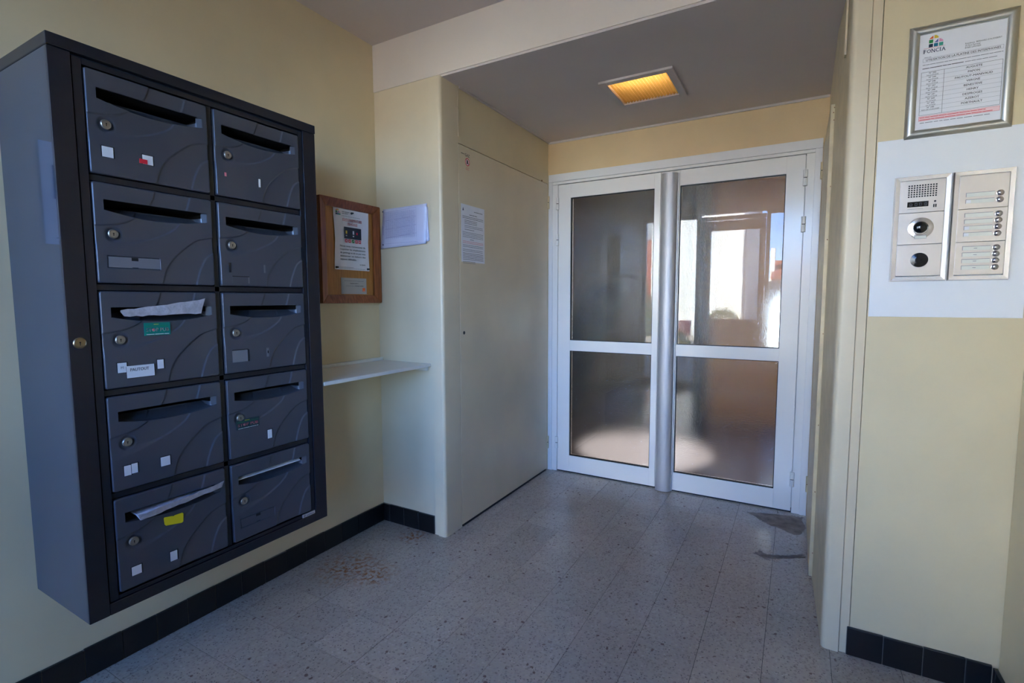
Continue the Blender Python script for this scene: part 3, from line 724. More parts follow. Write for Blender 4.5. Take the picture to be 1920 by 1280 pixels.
# plastic name plates with a thumb notch
for key, pm in (((0, 1), 'plate_grey'), ((1, 4), 'box_door')):
    a = cards([(.0262, .1545, .1985, .2275, -.0016, pm)]); a.rect(.082, .099, -.2075, -.1985, -.0008, 'black'); a.rect(.083, .098, -.2275, -.2258, -.0008, 'black')
    sticker('name_plate', a, doors[key], 'empty name plate with a thumb notch')
def white(key, *rs):
    for (u0, u1, v0, v1) in rs:
        a = cards([(u0-.002, u1+.003, v0-.002, v1+.001, .0002, dk), (u0, u1, v0, v1, .0009, 'card_white')]); sticker('name_card', a, doors[key], 'white name card')
white((0, 0), (.028, .054, .196, .224), (.125, .152, .196, .222))
a = cards([(.117, .137, .209, .2215, .0015, 'red_tag')]); sticker('name_tag', a, doors[(0, 0)], 'small red tag over the white card')
a = cards([(.027, .0335, .195, .207, .0008, 'ink_pink')]); sticker('name_tag', a, doors[(1, 0)], 'tiny faded pink tag')
white((1, 0), (.147, .154, .192, .22))
a = cards([(.0265, .0345, .195, .227, .0005, dk)]); sticker('plate_edge', a, doors[(1, 1)]); a = cards([(.153, .159, .195, .223, .0006, 'plate_grey')]); sticker('plate_edge', a, doors[(1, 1)])
a = cards([(.037, .097, .238, .2405, .0006, 'black'), (.037, .092, .2405, .262, .0007, 'box_door'), (.092, .097, .2405, .262, .0008, 'plate_grey')]); sticker('name_plate', a, doors[(1, 1)], 'grey name plate, blank')
white((0, 2), (.030, .052, .201, .229), (.131, .148, .202, .229))
a = cards([(.050, .1235, .2125, .2475, .0019, dk), (.0505, .1215, .2122, .2465, .0022, 'card_white')]); a.text('PAUTOUT', .0595, -.2275, .0125, .0024, 'ink', bold=True, width=.048); a.text('M', .037, -.218, .010, .0024, 'ink_grey')
sticker('name_tag', a, doors[(0, 2)], 'white tag lettered by hand')
a = cards([(.150, .159, .196, .228, .0007, 'plate_grey'), (.153, .157, .206, .216, .0009, dk)]); sticker('plate_edge', a, doors[(1, 2)])
a = cards([(.024, .081, .193, .196, .0006, 'black'), (.024, .078, .196, .236, .0007, 'plate_grey'), (.078, .084, .196, .236, .0008, dk), ]); sticker('name_plate', a, doors[(1, 2)], 'grey name plate, blank')
white((0, 3), (.029, .046, .203, .232), (.0475, .063, .2015, .230), (.124, .150, .204, .232))
white((1, 3), (.140, .157, .2005, .232))
white((0, 4), (.031, .056, .211, .237), (.134, .154, .2115, .2415))
# STOP PUB stickers
def stop_pub(u0, u1, v0, v1, bgm, tm, n=.0009, bottom='sticker_white'):
    a = cards([(u0, u1, v0, v1, n, bgm)]); w_ = u1-u0; h_ = v1-v0; k = n+.0003
    a.text('STOP PUB', u0+w_*.07, -(v0+h_*.70), h_*.40, k, tm, bold=True, width=w_*.87)
    a.disc(u0+w_*.335, -(v0+h_*.565), h_*.09, k+.0001, 'ink_pink', 12)
    rr = random.Random(5)
    a.scribble(u0+w_*.07, u1-w_*.06, -(v0+h_*.93), h_*.11, k, bottom, rr); a.scribble(u0+w_*.06, u1-w_*.05, -(v0+h_*.27), h_*.07, k, 'l_green', rr); a.scribble(u0+w_*.36, u0+w_*.6, -(v0+h_*.15), h_*.08, k, 'sticker_yellow', rr)
    return a
sticker('sticker', stop_pub(.102, .172, .091, .1285, 'sticker_green', 'sticker_white'), doors[(0, 2)], 'green sticker refusing adverts')
sticker('sticker', stop_pub(.025, .110, .142, .176, 'sticker_dark', 'ink_pink', .0006), doors[(1, 3)], 'worn dark green sticker refusing adverts')
a = Art((0, 0, 0), (0, 1, 0)); pts = [(.1225, -.097), (.1225, -.116), (.128, -.119), (.172, -.133), (.177, -.129), (.178, -.104), (.174, -.102), (.152, -.1035), (.149, -.1055), (.146, -.104)]
pts = [(.1225, -.099), (.1235, -.118), (.127, -.1235), (.172, -.132), (.1765, -.129), (.178, -.104), (.175, -.1005), (.153, -.1005), (.150, -.1025), (.147, -.1005), (.125, -.0965)]
a.add([a.p(x, y, .0012) for x, y in pts]+[a.p(x, y, 0) for x, y in pts], [tuple(range(len(pts)))]+[(i, (i+1) % len(pts), (i+1) % len(pts)+len(pts), i+len(pts)) for i in range(len(pts))], 'sticker_yellow')
sticker('sticker', a, doors[(0, 4)], 'blank yellow sticker')
# maker badge on the lower right corner of the surround
a = Art((FX+.0006, 1.2485, .399), (0, 1, 0)); a.slab(0, .056, 0, .012, -.0035, .0005, 'alu_grey'); a.disc(.008, .006, .0045, .0008, 'ink', 14); a.disc(.008, .006, .0028, .001, 'alu_grey', 12); a.scribble(.016, .052, .003, .009, .0008, 'ink_grey', random.Random(2), .12)
info(a.build('maker_badge', mb), 'small silver maker badge')

# mail sticking out of the slots
def P_(key, u, v, n): return Vector((FX+.0005+n, COL[key[0]]+u, ROW0-key[1]*PIT-v))
def sleeve(name, key, rows, m, label, thick=.004):
    """rows: list of polylines (each same length) of (u,v,n), lofted into a thin sheet"""
    b = B(); k = len(rows[0])
    for side in (0, 1):
        vs = [P_(key, u, v+side*thick, n-side*thick*.4) for rw in rows for (u, v, n) in rw]
        fs = [(r_*k+i, r_*k+i+1, (r_+1)*k+i+1, (r_+1)*k+i) for r_ in range(len(rows)-1) for i in range(k-1)]
        b.add(vs, fs, m)
    nv = len(rows)*k
    rim = [i for i in range(k)]+[r_*k+k-1 for r_ in range(1, len(rows))]+[(len(rows)-1)*k+i for i in range(k-2, -1, -1)]+[r_*k for r_ in range(len(rows)-2, 0, -1)]
    for a_, c_ in zip(rim, rim[1:]+rim[:1]): b.f.append([a_, c_, c_+nv, a_+nv]); b.m.append(0)
    o = b.build(name, smooth=True); return info(o, label, 'letter')
def lerp(a, b_, t): return tuple(a[i]+(b_[i]-a[i])*t for i in range(3))
def edge(pts, n=14, wob=.0015, rr=random.Random(11)):
    out = []
    for k in range(n):
        t = k/(n-1)*(len(pts)-1); i = min(int(t), len(pts)-2); q = lerp(pts[i], pts[i+1], t-i); out.append((q[0], q[1]+rr.uniform(-wob, wob), q[2]+rr.uniform(-wob, wob)))
    return out
sleeve('letter', (0, 2), [edge([(.06, .0565, -.03), (.15, .0555, -.03), (.262, .0545, -.03)]), edge([(.056, .0585, -.004), (.15, .0575, -.004), (.260, .056, -.004)]), edge([(.052, .067, .006), (.15, .0655, .009), (.263, .063, .006)]), edge([(.044, .058, .012), (.15, .051, .015), (.268, .041, .010)]), edge([(.040, .052, .014), (.15, .040, .015), (.274, .0205, .012)])], 'poly_sleeve', 'mail in a crumpled clear sleeve jutting from the third left slot')
sleeve('letter', (0, 4), [edge([(.05, .0555, -.03), (.17, .0545, -.03), (.28, .0535, -.03)]), edge([(.052, .058, .0), (.17, .055, .0), (.283, .0535, 0)]), edge([(.056, .074, .014), (.17, .063, .016), (.296, .052, .014)]), edge([(.049, .056, .022), (.17, .0475, .024), (.300, .036, .02)])], 'poly_sleeve', 'mail in a plastic sleeve folded over the lowest left slot')
sleeve('letter', (1, 4), [edge([(.028, .0535, -.0505), (.15, .0525, -.0505), (.281, .052, -.0505)], wob=.0004), edge([(.028, .0535, -.02), (.15, .0535, -.02), (.281, .053, -.02)], wob=.0004), edge([(.0285, .0585, -.0115), (.15, .0585, -.0115), (.280, .0575, -.0115)], wob=.0004), edge([(.0285, .0595, -.011), (.15, .0595, -.011), (.280, .0585, -.011)], wob=.0004)], 'paper', 'pale envelope filling the lowest right slot', thick=.001)

# poster on the left wall, mirrored in the cabinet side
a = Art((XL+.0005, .27, 1.425), (0, 1, 0)); PW, PH = .21, .31
a.slab(0, PW, 0, PH, 0, .0008, 'paper')
a.text('AVIS', PW*.35, PH*.87, .014, .0011, 'ink_grey'); a.rect(PW*.2, PW*.86, PH*.45, PH*.78, .0011, 'teal_print'); a.rect(PW*.56, PW*.82, PH*.66, PH*.76, .0014, 'card_white'); a.disc(PW*.69, PH*.71, .011, .0016, 'ink_grey')
for k in range(5): a.scribble(PW*.24, PW*.8, PH*(.49+k*.032), .004, .0014, 'sticker_white', R)
a.rect(PW*.3, PW*.42, PH*.18, PH*.33, .0011, 'green_print'); a.rect(PW*.5, PW*.72, PH*.15, PH*.22, .0011, 'ink_grey'); a.rect(PW*.56, PW*.7, PH*.24, PH*.3, .0011, 'ink_grey'); a.scribble(PW*.3, PW*.86, PH*.06, .006, .0011, 'ink', R)
info(a.build('poster'), 'white and teal poster on the wall before the letterboxes, mirrored in their side', 'poster')

# ------------------------------------------------------------------ notice board
nb = empty('notice_board', (XL, 1.865, 1.235), 'wooden framed notice board between letterboxes and corner', 'notice board')
Y0, Y1, Z0, Z1, T, D = 1.655, 2.05, 1.234, 1.7485, .042, .028
def rail(p, name, parent, m, label=None):
    """mitred moulding piece: 4 back corner points order outer0,outer1,inner1,inner0"""
    o0, o1, i1, i0 = [Vector(q) for q in p]; dx = Vector((D, 0, 0)); vs = [o0, o1, i1, i0, o0+dx, o1+dx, i1+dx*.55, i0+dx*.55]
    b = B(); b.add(vs, [(3, 2, 1, 0), (4, 5, 6, 7), (0, 1, 5, 4), (1, 2, 6, 5), (2, 3, 7, 6), (3, 0, 4, 7)], m)
    return b.build(name, parent, bevel=.003)
x = XL+.001
Oc = [(x, Y0, Z0), (x, Y1, Z0), (x, Y1, Z1), (x, Y0, Z1)]; Ic = [(x, Y0+T, Z0+T), (x, Y1-T, Z0+T), (x, Y1-T, Z1-T), (x, Y0+T, Z1-T)]
for k in range(4): rail((Oc[k], Oc[(k+1) % 4], Ic[(k+1) % 4], Ic[k]), 'frame_rail', nb, 'wood_frame')
B().box(x, XL+.008, Y0+T-.002, Y1-T+.002, Z0+T-.002, Z1-T+.002, 'wood_cork').build('back_panel', nb)
# sheets pinned on it
def wavy_sheet(name, art, label, cat, pins):
    o = art.build(name); return info(o, label, cat)
a = Art((XL+.0085, 1.747, 1.403), (0, 1, 0)); PW, PH = .232, .303
n0 = .0015
cols, rows_ = 12, 8; g = []
for j in range(rows_+1):
    for i in range(cols+1):
        u = PW*i/cols; v = PH*j/rows_; z = .0015+.004*math.sin(i*.7+j*.4)**2*(0.3+.7*j/rows_)
        g.append(a.p(u-(.004*(1-abs(2*j/rows_-1))*(1 if i == cols else 0))+(.006*(1-abs(2*j/rows_-1)) if i == 0 else 0), v, z))
a.add(g, [(j*(cols+1)+i, j*(cols+1)+i+1, (j+1)*(cols+1)+i+1, (j+1)*(cols+1)+i) for j in range(rows_) for i in range(cols)], 'paper')
def logo(a, x0, y0, s, n):
    """nine-square arched house mark, s = cell pitch"""
    q = s*.82
    cols_ = [[('l_navy', 0, 0), ('l_teal', 1, 0), ('l_sea', 2, 0), ('l_green', 0, 1)]]
    for m, i, j in cols_[0]: a.rect(x0+i*s, x0+i*s+q, y0+j*s, y0+j*s+q, n, m)
    a.poly([(x0+s, y0+s), (x0+s+q, y0+s), (x0+s+q, y0+s+q), (x0+s+q*.5, y0+s+q*.45)], n, 'l_violet')
    a.poly([(x0+2*s, y0+s), (x0+2*s+q, y0+s), (x0+2*s+q*.9, y0+s+q*.4), (x0+2*s+q*.4, y0+s+q*.85), (x0+2*s, y0+s+q)], n, 'l_pink')
    a.poly([(x0, y0+2*s), (x0+q, y0+2*s), (x0+q, y0+2*s+q*.9), (x0+q*.45, y0+2*s+q*.55)], n, 'l_orange')
    a.poly([(x0+s, y0+2*s), (x0+s+q, y0+2*s), (x0+s+q, y0+2*s+q*.45), (x0+s+q*.5, y0+2*s+q*.9), (x0+s, y0+2*s+q)], n, 'l_yellow')
n1 = .0068
logo(a, .012, PH-.034, .0105, n1)
rr = random.Random(8)
a.scribble(.052, .1, PH-.016, .005, n1, 'navy', rr); a.scribble(.052, .09, PH-.024, .005, n1, 'navy', rr); a.scribble(.05, .17, PH-.036, .003, n1, 'ink_grey', rr)
a.text('STATIONNEMENT DES', .118, PH-.057, .0155, n1, 'ink_red', 'c', True, .128); a.text('VEHICULES', .118, PH-.076, .0155, n1, 'ink_red', 'c', True, .066)
a.rect(.053, .182, PH-.0595, PH-.0583, n1, 'ink_red'); a.rect(.084, .151, PH-.0785, PH-.0773, n1, 'ink_red')
a.rect(.062, .176, PH-.146, PH-.088, n1, 'photo_dark')
for u, m, h_ in ((.072, 'l_yellow', .016), (.118, 'card_white', .018), (.142, 'red_tag', .012)): a.rect(u, u+.010, PH-.122, PH-.122+h_, n1+.0003, m)
for u, m in ((.072, 'card_silver'), (.118, 'card_white')): a.rect(u, u+.009, PH-.134, PH-.128, n1+.0003, m)
for k, m in enumerate(('ink_red', 'ink_red', 'l_green', 'ink_red', 'ink_red')):
    u = .066+k*.0225; a.rect(u, u+.017, PH-.165, PH-.149, n1+.0003, m); a.line(u+.004, PH-.161, u+.013, PH-.153, .0022, n1+.0006, 'card_white')
    if k != 2: a.line(u+.004, PH-.153, u+.013, PH-.161, .0022, n1+.0006, 'card_white')
for k, (t, wd) in enumerate((('Nous vous remercions de', .168), ('respecter les emplacements', .168), ('de parkings et de ne pas vous', .168), ('stationner en dehors des', .168), ('espaces délimités.', .105))):
    a.text(t, .034, PH-.188-k*.0165, .0125, n1, 'ink', 'l', True, wd)
a.text('Le Syndic', .2, PH-.276, .010, n1, 'ink', 'r', True)
a.scribble(.012, .12, .012, .003, n1, 'ink_grey', rr); a.scribble(.012, .2, .006, .003, n1, 'ink_grey', rr)
info(a.build('parking_notice'), 'white parking notice with red heading pinned inside the wooden frame', 'notice')
pn = empty('push_pins', (XL+.015, 1.863, 1.4), None, None)
bpy.data.objects.remove(pn)
for k, (y, z) in enumerate(((1.863, 1.690), (1.757, 1.413), (1.965, 1.413))):
    b = B().lathe((XL+.012, y, z), (1, 0, 0), [(.0055, 0), (.0055, .003), (.003, .006), (.0042, .011), (.0035, .013)], 'black_gloss', 12)
    info(b.build('push_pin', smooth=True), ('dark push pin at the head of the parking notice', 'dark push pin at the lower left corner of the parking notice', 'dark push pin at the lower right corner of the parking notice')[k], 'pin', 'push pins of the parking notice')
a = Art((XL+.0085, 1.786, 1.281), (0, 1, 0)); a.slab(0, .17, 0, .082, 0, .0012, 'card_silver')
rr = random.Random(4)
a.scribble(.02, .15, .066, .004, .0016, 'ink_grey', rr); a.scribble(.058, .112, .053, .005, .0016, 'ink', rr); a.scribble(.028, .088, .040, .004, .0016, 'ink_grey', rr); a.scribble(.09, .148, .0405, .005, .0016, 'ink', rr)
a.rect(.141, .160, .013, .032, .0016, 'orange_logo'); a.rect(.146, .157, .016, .0175, .0019, 'card_white')
info(a.build('service_card'), 'grey service card with orange square under the parking notice', 'card')

# ------------------------------------------------------------------ paper stack pinned beside the closet
ps = empty('paper_stack', (-1.81, YB, 1.525), 'stack of lavender printed lists pinned beside the notice board', 'papers')
def sheet(k, c):
    """c: corners TL,TR,BR,BL in x,z"""
    b = B(); n = 10; vs = []
    for j in range(n+1):
        for i in range(n+1):
            s_, t = i/n, j/n
            x_ = (c[0][0]*(1-s_)+c[1][0]*s_)*(1-t)+(c[3][0]*(1-s_)+c[2][0]*s_)*t
            z_ = (c[0][1]*(1-s_)+c[1][1]*s_)*(1-t)+(c[3][1]*(1-s_)+c[2][1]*s_)*t
            y_ = YB-.001-.003*k-.006*max(0, s_-.82)*5*math.sin(3*t+k)**2-.004*t*t
            vs.append((x_, y_, z_))
    b.add(vs, [(j*(n+1)+i, j*(n+1)+i+1, (j+1)*(n+1)+i+1, (j+1)*(n+1)+i) for j in range(n) for i in range(n)], 'paper_violet')
    o = b.build('sheet', ps, smooth='all'); md = o.modifiers.new('thick', 'SOLIDIFY'); md.thickness = .0008; return o
sheet(0, [(-1.958, 1.728), (-1.66, 1.722), (-1.648, 1.552), (-1.975, 1.534)])
sheet(1, [(-1.955, 1.731), (-1.665, 1.732), (-1.650, 1.548), (-1.978, 1.53)])
sheet(2, [(-1.96, 1.734), (-1.658, 1.738), (-1.664, 1.537), (-1.981, 1.525)])
a = Art((-1.962, YB-.0135, 1.528), (1, 0, 0)); n2 = 0
rr = random.Random(9)
for k in range(4): a.line(.018, .188-k*.045, .235, .196-k*.043, .0012, n2, 'ink_violet')
for k in range(17): a.line(.018+k*.0135, .19, .014+k*.0137, .045, .0009, n2, 'ink_violet')
for k in range(22): a.scribble(.02, .225, .182-k*.0062, .0028, n2, 'ink_violet', rr, .5)
a.rect(.003, .006, .07, .115, n2, 'ink_violet'); a.scribble(.02, .24, .022, .003, n2, 'ink_violet', rr)
for q in ((.004, .193), (.001, .018)): a.disc(q[0], q[1], .004, n2-.0005, 'navy', 12)
a.build('printed_grid', ps, recalc=False)

# ------------------------------------------------------------------ closet notice and gas sticker
a = Art((XC+.0004, 2.21, 1.453), (0, 1, 0)); PW, PH = .226, .304
a.slab(0, PW, 0, PH, 0, .0008, 'paper'); n1 = .0012; rr = random.Random(21)
a.poly([(.012, PH-.034), (.024, PH-.034), (.018, PH-.016)], n1, 'navy')
a.scribble(.12, .205, PH-.031, .006, n1, 'ink', rr); a.scribble(.075, .15, PH-.052, .006, n1, 'ink', rr)
zz = PH-.064
for ln, x0, x1, m in ((2, .012, .212, 'ink'), (3, .03, .15, 'ink'), (2, .03, .21, 'ink_grey'), (1, .03, .12, 'ink'), (0, 0, 0, 0), (4, .012, .212, 'ink_grey'), (1, .08, .12, 'ink'), (2, .012, .212, 'ink_pink'), (2, .012, .21, 'ink_grey'), (0, 0, 0, 0), (2, .012, .205, 'ink_grey'), (5, .012, .212, 'ink'), (2, .012, .13, 'ink_grey')):
    for q in range(ln): a.scribble(x0, x1, zz, .0048, n1, m, rr, .15); zz -= .0082
    zz -= .0035
info(a.build('closet_notice'), 'white typed notice taped to the gas closet door', 'notice')
a = Art((XC+.0004, 2.21, 1.936), (0, 1, 0)); a.slab(0, .12, 0, .098, 0, .0005, 'cream_gloss'); n1 = .0009
a.scribble(.004, .036, .079, .008, n1, 'ink', random.Random(1), .15); a.text('GAZ', .040, .072, .0215, n1, 'ink', 'l', True)
a.disc(.062, .045, .020, n1-.0001, 'ink_pink', 28); a.disc(.062, .045, .0165, n1+.0001, 'pink_wash', 26); a.ring(.062, .045, .0175, .021, n1+.0003, 'ink_red')
a.poly([(.056, .036), (.068, .036), (.0665, .047), (.061, .058), (.055, .047)], n1+.0004, 'ink'); a.line(.049, .058, .075, .032, .003, n1+.0006, 'ink'); a.line(.052, .034, .07, .054, .0016, n1+.0006, 'ink')
for k in range(3): a.scribble(.046, .078, .015-k*.0055, .003, n1, 'ink_red', random.Random(k))
info(a.build('gas_sticker'), 'gas and no-flame sticker at the top of the closet door', 'sticker')

# ------------------------------------------------------------------ shelf
sh = empty('shelf', (-1.83, 1.72, .9), 'white wall shelf between the letterboxes and the corner', 'shelf')
B().box(XL+.001, -1.655, 1.372, YB-.002, .903, .919, 'shelf_white').build('board', sh, bevel=.0015)
B().box(XL+.001, -1.99, 1.372, YB-.002, .9195, .9345, 'shelf_white').build('back_cleat', sh, bevel=.0015)
B().box(-1.99, -1.668, YB-.022, YB-.0065, .882, .9025, 'shelf_white').build('batten', sh, bevel=.0015)

# ------------------------------------------------------------------ recessed ceiling light
cl = empty('ceiling_light', ((LX0+LX1)/2, (LY0+LY1)/2, ZL), 'recessed square ceiling light with ribbed amber diffuser', 'ceiling light')
b = B(); t = .004
b.box(LX0-t, LX0, LY0-t, LY1+t, ZL+.0, ZL+.1, 'fixture_white').box(LX1, LX1+t, LY0-t, LY1+t, ZL, ZL+.1, 'fixture_white').box(LX0, LX1, LY0-t, LY0, ZL, ZL+.1, 'fixture_white').box(LX0, LX1, LY1, LY1+t, ZL, ZL+.1, 'fixture_white').box(LX0-t, LX1+t, LY0-t, LY1+t, ZL+.1, ZL+.104, 'fixture_white')
for o_ in (b,): o_.build('housing', cl)
b = B(); fw = .032
for q in ((LX0-fw, LX0+.004, LY0-fw, LY1+fw), (LX1-.004, LX1+fw, LY0-fw, LY1+fw), (LX0+.004, LX1-.004, LY0-fw, LY0+.004), (LX0+.004, LX1-.004, LY1-.004, LY1+fw)): b.box(*q, ZL-.012, ZL, 'ceiling_white')
b.build('flange', cl, bevel=.002)
b = B(); n = 18; wv = (LX1-LX0-.008)/n; z0 = ZL+.003; vs = []
for k in range(n*2+1):
    xx = LX0+.004+k*wv/2; z_ = z0-(.009 if k % 2 else 0)
    vs += [(xx, LY0+.004, z_), (xx, LY1-.004, z_)]
b.add(vs, [(2*k, 2*k+2, 2*k+3, 2*k+1) for k in range(0, n*2, 2)], 'amber_diffuser').add(vs, [(2*k, 2*k+2, 2*k+3, 2*k+1) for k in range(1, n*2, 2)], 'amber_shade')  # every second facet darker: rib shading put into the colour
info(b.build('diffuser', cl, recalc=False), 'amber ribbed diffuser')
b = B().cyl((LX0+.03, LY0+.05, ZL+.06), (LX1-.03, LY0+.05, ZL+.06), .012, 'tube_white', 14)
b.build('tube', cl, smooth=True)

# ------------------------------------------------------------------ framed intercom notice
YI = 2.045
fn = empty('framed_notice', (.396, YI, 1.75), 'silver snap frame holding the intercom directory above the white panel', 'framed notice')
X0, X1, Z0, Z1, T = .27, .523, 1.7495, 2.0875, .0265
def snap(o0, o1, i1, i0):
    b = B(); prof = [(0, 0), (.04, .006), (.2, .010), (.5, .0118), (.8, .010), (.97, .006), (1, .002)]; vs = []
    for t, h in prof:
        for o_, i_ in ((o0, i0), (o1, i1)): q = Vector(o_).lerp(Vector(i_), t); vs.append((q.x, YI-.001-h, q.z))
    for o_, i_ in ((o0, i0), (o1, i1)): vs.append((i_[0], YI-.001, i_[2]))
    n = len(prof); fs = [(2*k, 2*k+1, 2*k+3, 2*k+2) for k in range(n)]
    fs += [tuple(2*k for k in range(n+1)), tuple(2*k+1 for k in reversed(range(n+1))), (0, 2*n, 2*n+1, 1)]
    b.add(vs, fs, 'frame_silver'); o = b.build('frame_rail', fn, smooth=True); return o
Oc = [(X0, 0, Z0), (X1, 0, Z0), (X1, 0, Z1), (X0, 0, Z1)]; Ic = [(X0+T, 0, Z0+T), (X1-T, 0, Z0+T), (X1-T, 0, Z1-T), (X0+T, 0, Z1-T)]
e = .0004
for k in range(4): snap(Oc[k], Oc[(k+1) % 4], Ic[(k+1) % 4], Ic[k])
a = Art((X0+T-.004, YI-.001, Z0+T-.004), (1, 0, 0)); PW, PH = X1-X0-2*T+.008, Z1-Z0-2*T+.008
a.slab(0, PW, 0, PH, 0, .0008, 'paper'); n1 = .0012
logo(a, .0265, PH-.0445, .0122, n1)
a.rect(.015, .066, PH-.0465, PH-.0458, n1, 'ink_red')
for k, (ch, wd, stems) in enumerate((('F', .0066, (0,)), ('O', .0092, ()), ('N', .0082, (0, 1)), ('C', .0082, ()), ('I', .0019, (.5,)), ('A', .0092, (0, 1)))):
    xk = (.0150, .0232, .0338, .0437, .0538, .0580)[k]; a.text(ch, xk, PH-.0605, .0155, n1, 'navy', 'l', True, wd)
    for q in stems: a.rect(xk+wd*q-.0019+(.0008 if q == 0 else -.0008 if q == 1 else 0), xk+wd*q+.0019+(.0008 if q == 0 else -.0008 if q == 1 else 0), PH-.0605, PH-.0598, n1+.0001, 'navy')
    if ch in 'FNI': a.rect(xk-.0012, xk+.0026, PH-.0503, PH-.0496, n1+.0001, 'navy')
for k, t in enumerate(("Résidence  BERNARD D'AUDEBERT", '29 Rue Ferrand', '87000 LIMOGES')): a.text(t, .113, PH-.0555-k*.0062, .0062, n1, 'ink', 'l', False, (.082, .034, .036)[k])
a.outline(.0145, .2, PH-.0865, PH-.0755, .0005, n1, 'ink_grey'); a.text('UTILISATION DE LA PLATINE DES INTERPHONES', .108, PH-.0842, .0088, n1, 'ink', 'c', True, .172)
a.scribble(.0175, .034, PH-.0735, .0026, n1, 'ink_grey', R)
rr = random.Random(31)
a.scribble(.0145, .2, PH-.0955, .0034, n1, 'ink_grey', rr, .2); a.scribble(.0145, .112, PH-.1065, .0042, n1, 'ink', rr, .15); a.scribble(.115, .187, PH-.1065, .0034, n1, 'ink_grey', rr, .2)
tb, th_, rows = .0475, PH-.1165, 10
rh = (th_-tb)/rows
a.outline(.0125, .201, tb, th_, .0007, n1, 'ink')
a.rect(.0675, .0682, tb, th_, n1, 'ink')
names = ['AUGUSTE', 'PAPON', 'PAUTOUT-MANIVAUD', 'VERGNE', 'BENESTEVE', 'HENRY', 'DESPROGES', 'AZEROT', 'PORTHAULT']
nums = ['N° 342', 'N° 344', 'N° 346', 'N° 347', 'N° 348', 'N° 341', 'N° 349', 'N° 343', 'N° 340']
flr = ['5ème ETAGE']*2+['4ème ETAGE']*2+['3ème ETAGE']*2+['1er ETAGE']*2+['REZ-DE-CHAUSSEE']
for k in range(rows):
    zt = th_-k*rh
    if k: a.rect(.0125, .201, zt-.0002, zt+.0002, n1, 'ink_grey')
    if k < 9:
        a.text(names[k], .137, zt-rh*.72, .0085, n1, 'ink', 'c', True); a.text(nums[k], .040, zt-rh*.47, .006, n1, 'ink', 'c', True); a.text(flr[k], .040, zt-rh*.93, .0052, n1, 'ink_grey', 'c', True)
a.rect(.0125, .201, .0305, .0445, n1-.0001, 'pink_wash'); a.outline(.0125, .201, .0305, .0445, .0006, n1, 'ink_red')
a.scribble(.0145, .17, .0392, .004, n1+.0002, 'ink_red', rr, .15); a.scribble(.0145, .188, .0328, .004, n1+.0002, 'ink_red', rr, .15); a.scribble(.016, .18, .0235, .0036, n1, 'ink_grey', rr, .4)
a.build('printed_sheet', fn)

# ------------------------------------------------------------------ intercom
info(B().box(.204, .580, YI-.0045, YI-.0005, 1.191, 1.755, 'panel_white').build('backing_panel', bevel=.0008), 'large white backing panel behind the two intercom units', 'panel')
YP = YI-.0045
def unit(name, label, x0, x1):
    t = empty(name, ((x0+x1)/2, YP, 1.305), label, 'intercom')
    m = .0145; z0, z1 = 1.305, 1.6345; b = B(); d = .012
    a = Art((0, YP-.0004, 0), (1, 0, 0))
    Oo = [(x0, z0), (x1, z0), (x1, z1), (x0, z1)]; Oi = [(x0+m, z0+m), (x1-m, z0+m), (x1-m, z1-m), (x0+m, z1-m)]; e_ = .003
    Of = [(x0+e_, z0+e_), (x1-e_, z0+e_), (x1-e_, z1-e_), (x0+e_, z1-e_)]
    for k in range(4):
        j = (k+1) % 4
        a.add([a.p(*Oo[k], 0), a.p(*Oo[j], 0), a.p(*Of[j], d), a.p(*Of[k], d), a.p(*Oi[j], d-.001), a.p(*Oi[k], d-.001), a.p(*Oi[j], 0), a.p(*Oi[k], 0)], [(0, 1, 2, 3), (3, 2, 4, 5), (5, 4, 6, 7)], 'champagne_edge')
    a.build('frame', t)
    return t, x0+m, x1-m
def module(t, x0, x1, z0, z1):
    g_ = .0006; return B().box(x0+g_, x1-g_, YP-.0112, YP-.0006, z0+g_, z1-g_, 'champagne').build('module', t, bevel=.0005)
YM = YP-.0112
zs = (1.6195, 1.5195, 1.4205, 1.3215)
t1, a0, a1 = unit('intercom_station', 'left intercom unit with speaker grille, camera and scanner eye', .2535, .3955)
mods = [module(t1, a0, a1, zs[k+1], zs[k]) for k in range(3)]
a = Art((0, YM-.0003, 0), (1, 0, 0))
for i in range(11):
    for j in range(6): a.rect(.2885+i*.0067, .2885+i*.0067+.0042, 1.5672+j*.0067, 1.5672+j*.0067+.0042, 0, 'black')
info(a.build('speaker_grille', mods[0]), kind='stuff')
a = Art((0, YM-.0003, 0), (1, 0, 0)); a.slab(.288, .3405, 1.5372, 1.5535, 0, .0008, 'black_gloss'); a.ring(.297, 1.5448, .003, .0037, .0012, 'ink_grey', 14); a.line(.293, 1.5408, .301, 1.5408, .0008, .0012, 'ink_grey')
for u in (.307, .318, .331): a.outline(u, u+.0055, 1.5405, 1.549, .0007, .0012, 'ink_grey')
a.build('display', mods[0])
B().lathe((.3565, YM, 1.5515), (0, -1, 0), [(.0028, 0), (.0028, .001), (.0018, .0014)], 'black', 14).build('sensor', mods[0])
a = Art((0, YM-.0003, 0), (1, 0, 0)); a.slab(.3525, .3555, 1.533, 1.5425, 0, .0006, 'black'); a.slab(.3575, .3605, 1.533, 1.5425, 0, .0006, 'black'); a.build('slots', mods[0])
a = Art((0, YM-.0003, 0), (1, 0, 0)); a.scribble(.289, .328, 1.5305, .002, 0, 'ink_grey', random.Random(6), .1); a.build('lettering', mods[0])
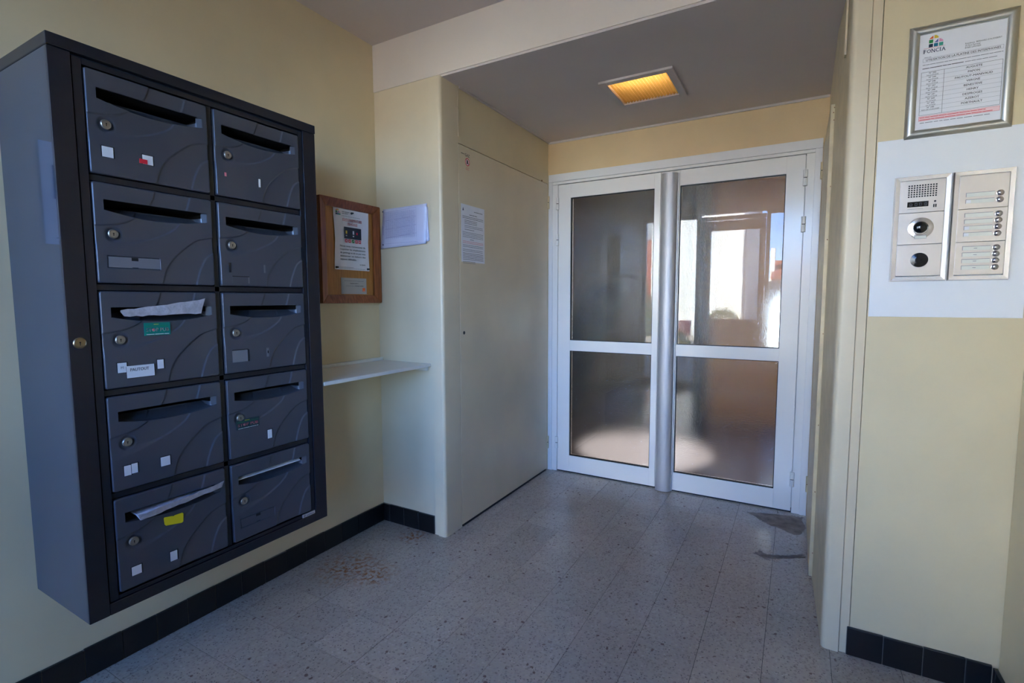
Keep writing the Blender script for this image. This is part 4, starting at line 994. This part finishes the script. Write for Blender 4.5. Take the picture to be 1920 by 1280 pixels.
B().lathe((.325, YM, 1.471), (0, -1, 0), [(.0325, -.001), (.0325, .0008), (.030, .002), (.023, .0015), (.0195, .0028), (.0185, .002)], 'champagne_edge', 36).build('camera_bezel', mods[1], smooth=True)
B().lathe((.325, YM-.001, 1.473), (0, -1, 0), [(.0182, 0), (.0178, .003), (.015, .007), (.010, .0098), (.004, .0112), (.001, .0114)], 'lens', 32).build('camera_lens', mods[1], smooth='all')
a = Art((0, YM-.002, 0), (1, 0, 0)); a.slab(.311, .340, 1.4385, 1.4475, 0, .0012, 'strip_clear'); a.outline(.3105, .3405, 1.438, 1.448, .0008, .0014, 'ink_grey'); a.build('lamp_strip', mods[1])
B().lathe((.3265, YM, 1.3715), (0, -1, 0), [(.0225, -.001), (.0225, .001), (.0212, .0016), (.014, .0005), (.0125, .0012), (.006, .0006)], 'black_gloss', 32).build('scanner_eye', mods[2], smooth=True)
t2, a0, a1 = unit('intercom_station', 'right intercom unit with ten call buttons and name strips', .3978, .5405)
mods = [module(t2, a0, a1, zs[k+1], zs[k]) for k in range(3)]
bz = [(0, 1.5615), (0, 1.542), (1, 1.501), (1, 1.482), (1, 1.463), (1, 1.4435), (2, 1.402), (2, 1.383), (2, 1.3635), (2, 1.344)]
b = B().lathe((0, YM, 0), (0, -1, 0), [(.0088, -.0005), (.0088, .0008), (.0076, .0012), (.0070, .003), (.005, .0048), (.0015, .0055)], 'chrome', 24)
me_btn = b.build('call_button', origin=(0, YM, 0), smooth=True, mesh_only=True)
for k, (mi, z) in enumerate(bz):
    o = bpy.data.objects.new('call_button', me_btn); place(o, (.5062, YM, z), mods[mi])
    a = Art((0, YM-.0002, z), (1, 0, 0)); a.slab(.4285, .4935, -.0062, .0062, 0, .0006, 'strip_clear'); a.rect(.4285, .4935, .005, .0062, .0008, 'ink_grey'); a.rect(.4285, .4297, -.0062, .0062, .0008, 'ink_grey')
    if k in (1, 4, 5): a.rect(.430, .441, -.005, .004, .0009, 'card_white')
    if k > 5: a.rect(.455, .463, -.0015, .0, .0009, 'ink_grey')
    a.build('name_strip', mods[mi])
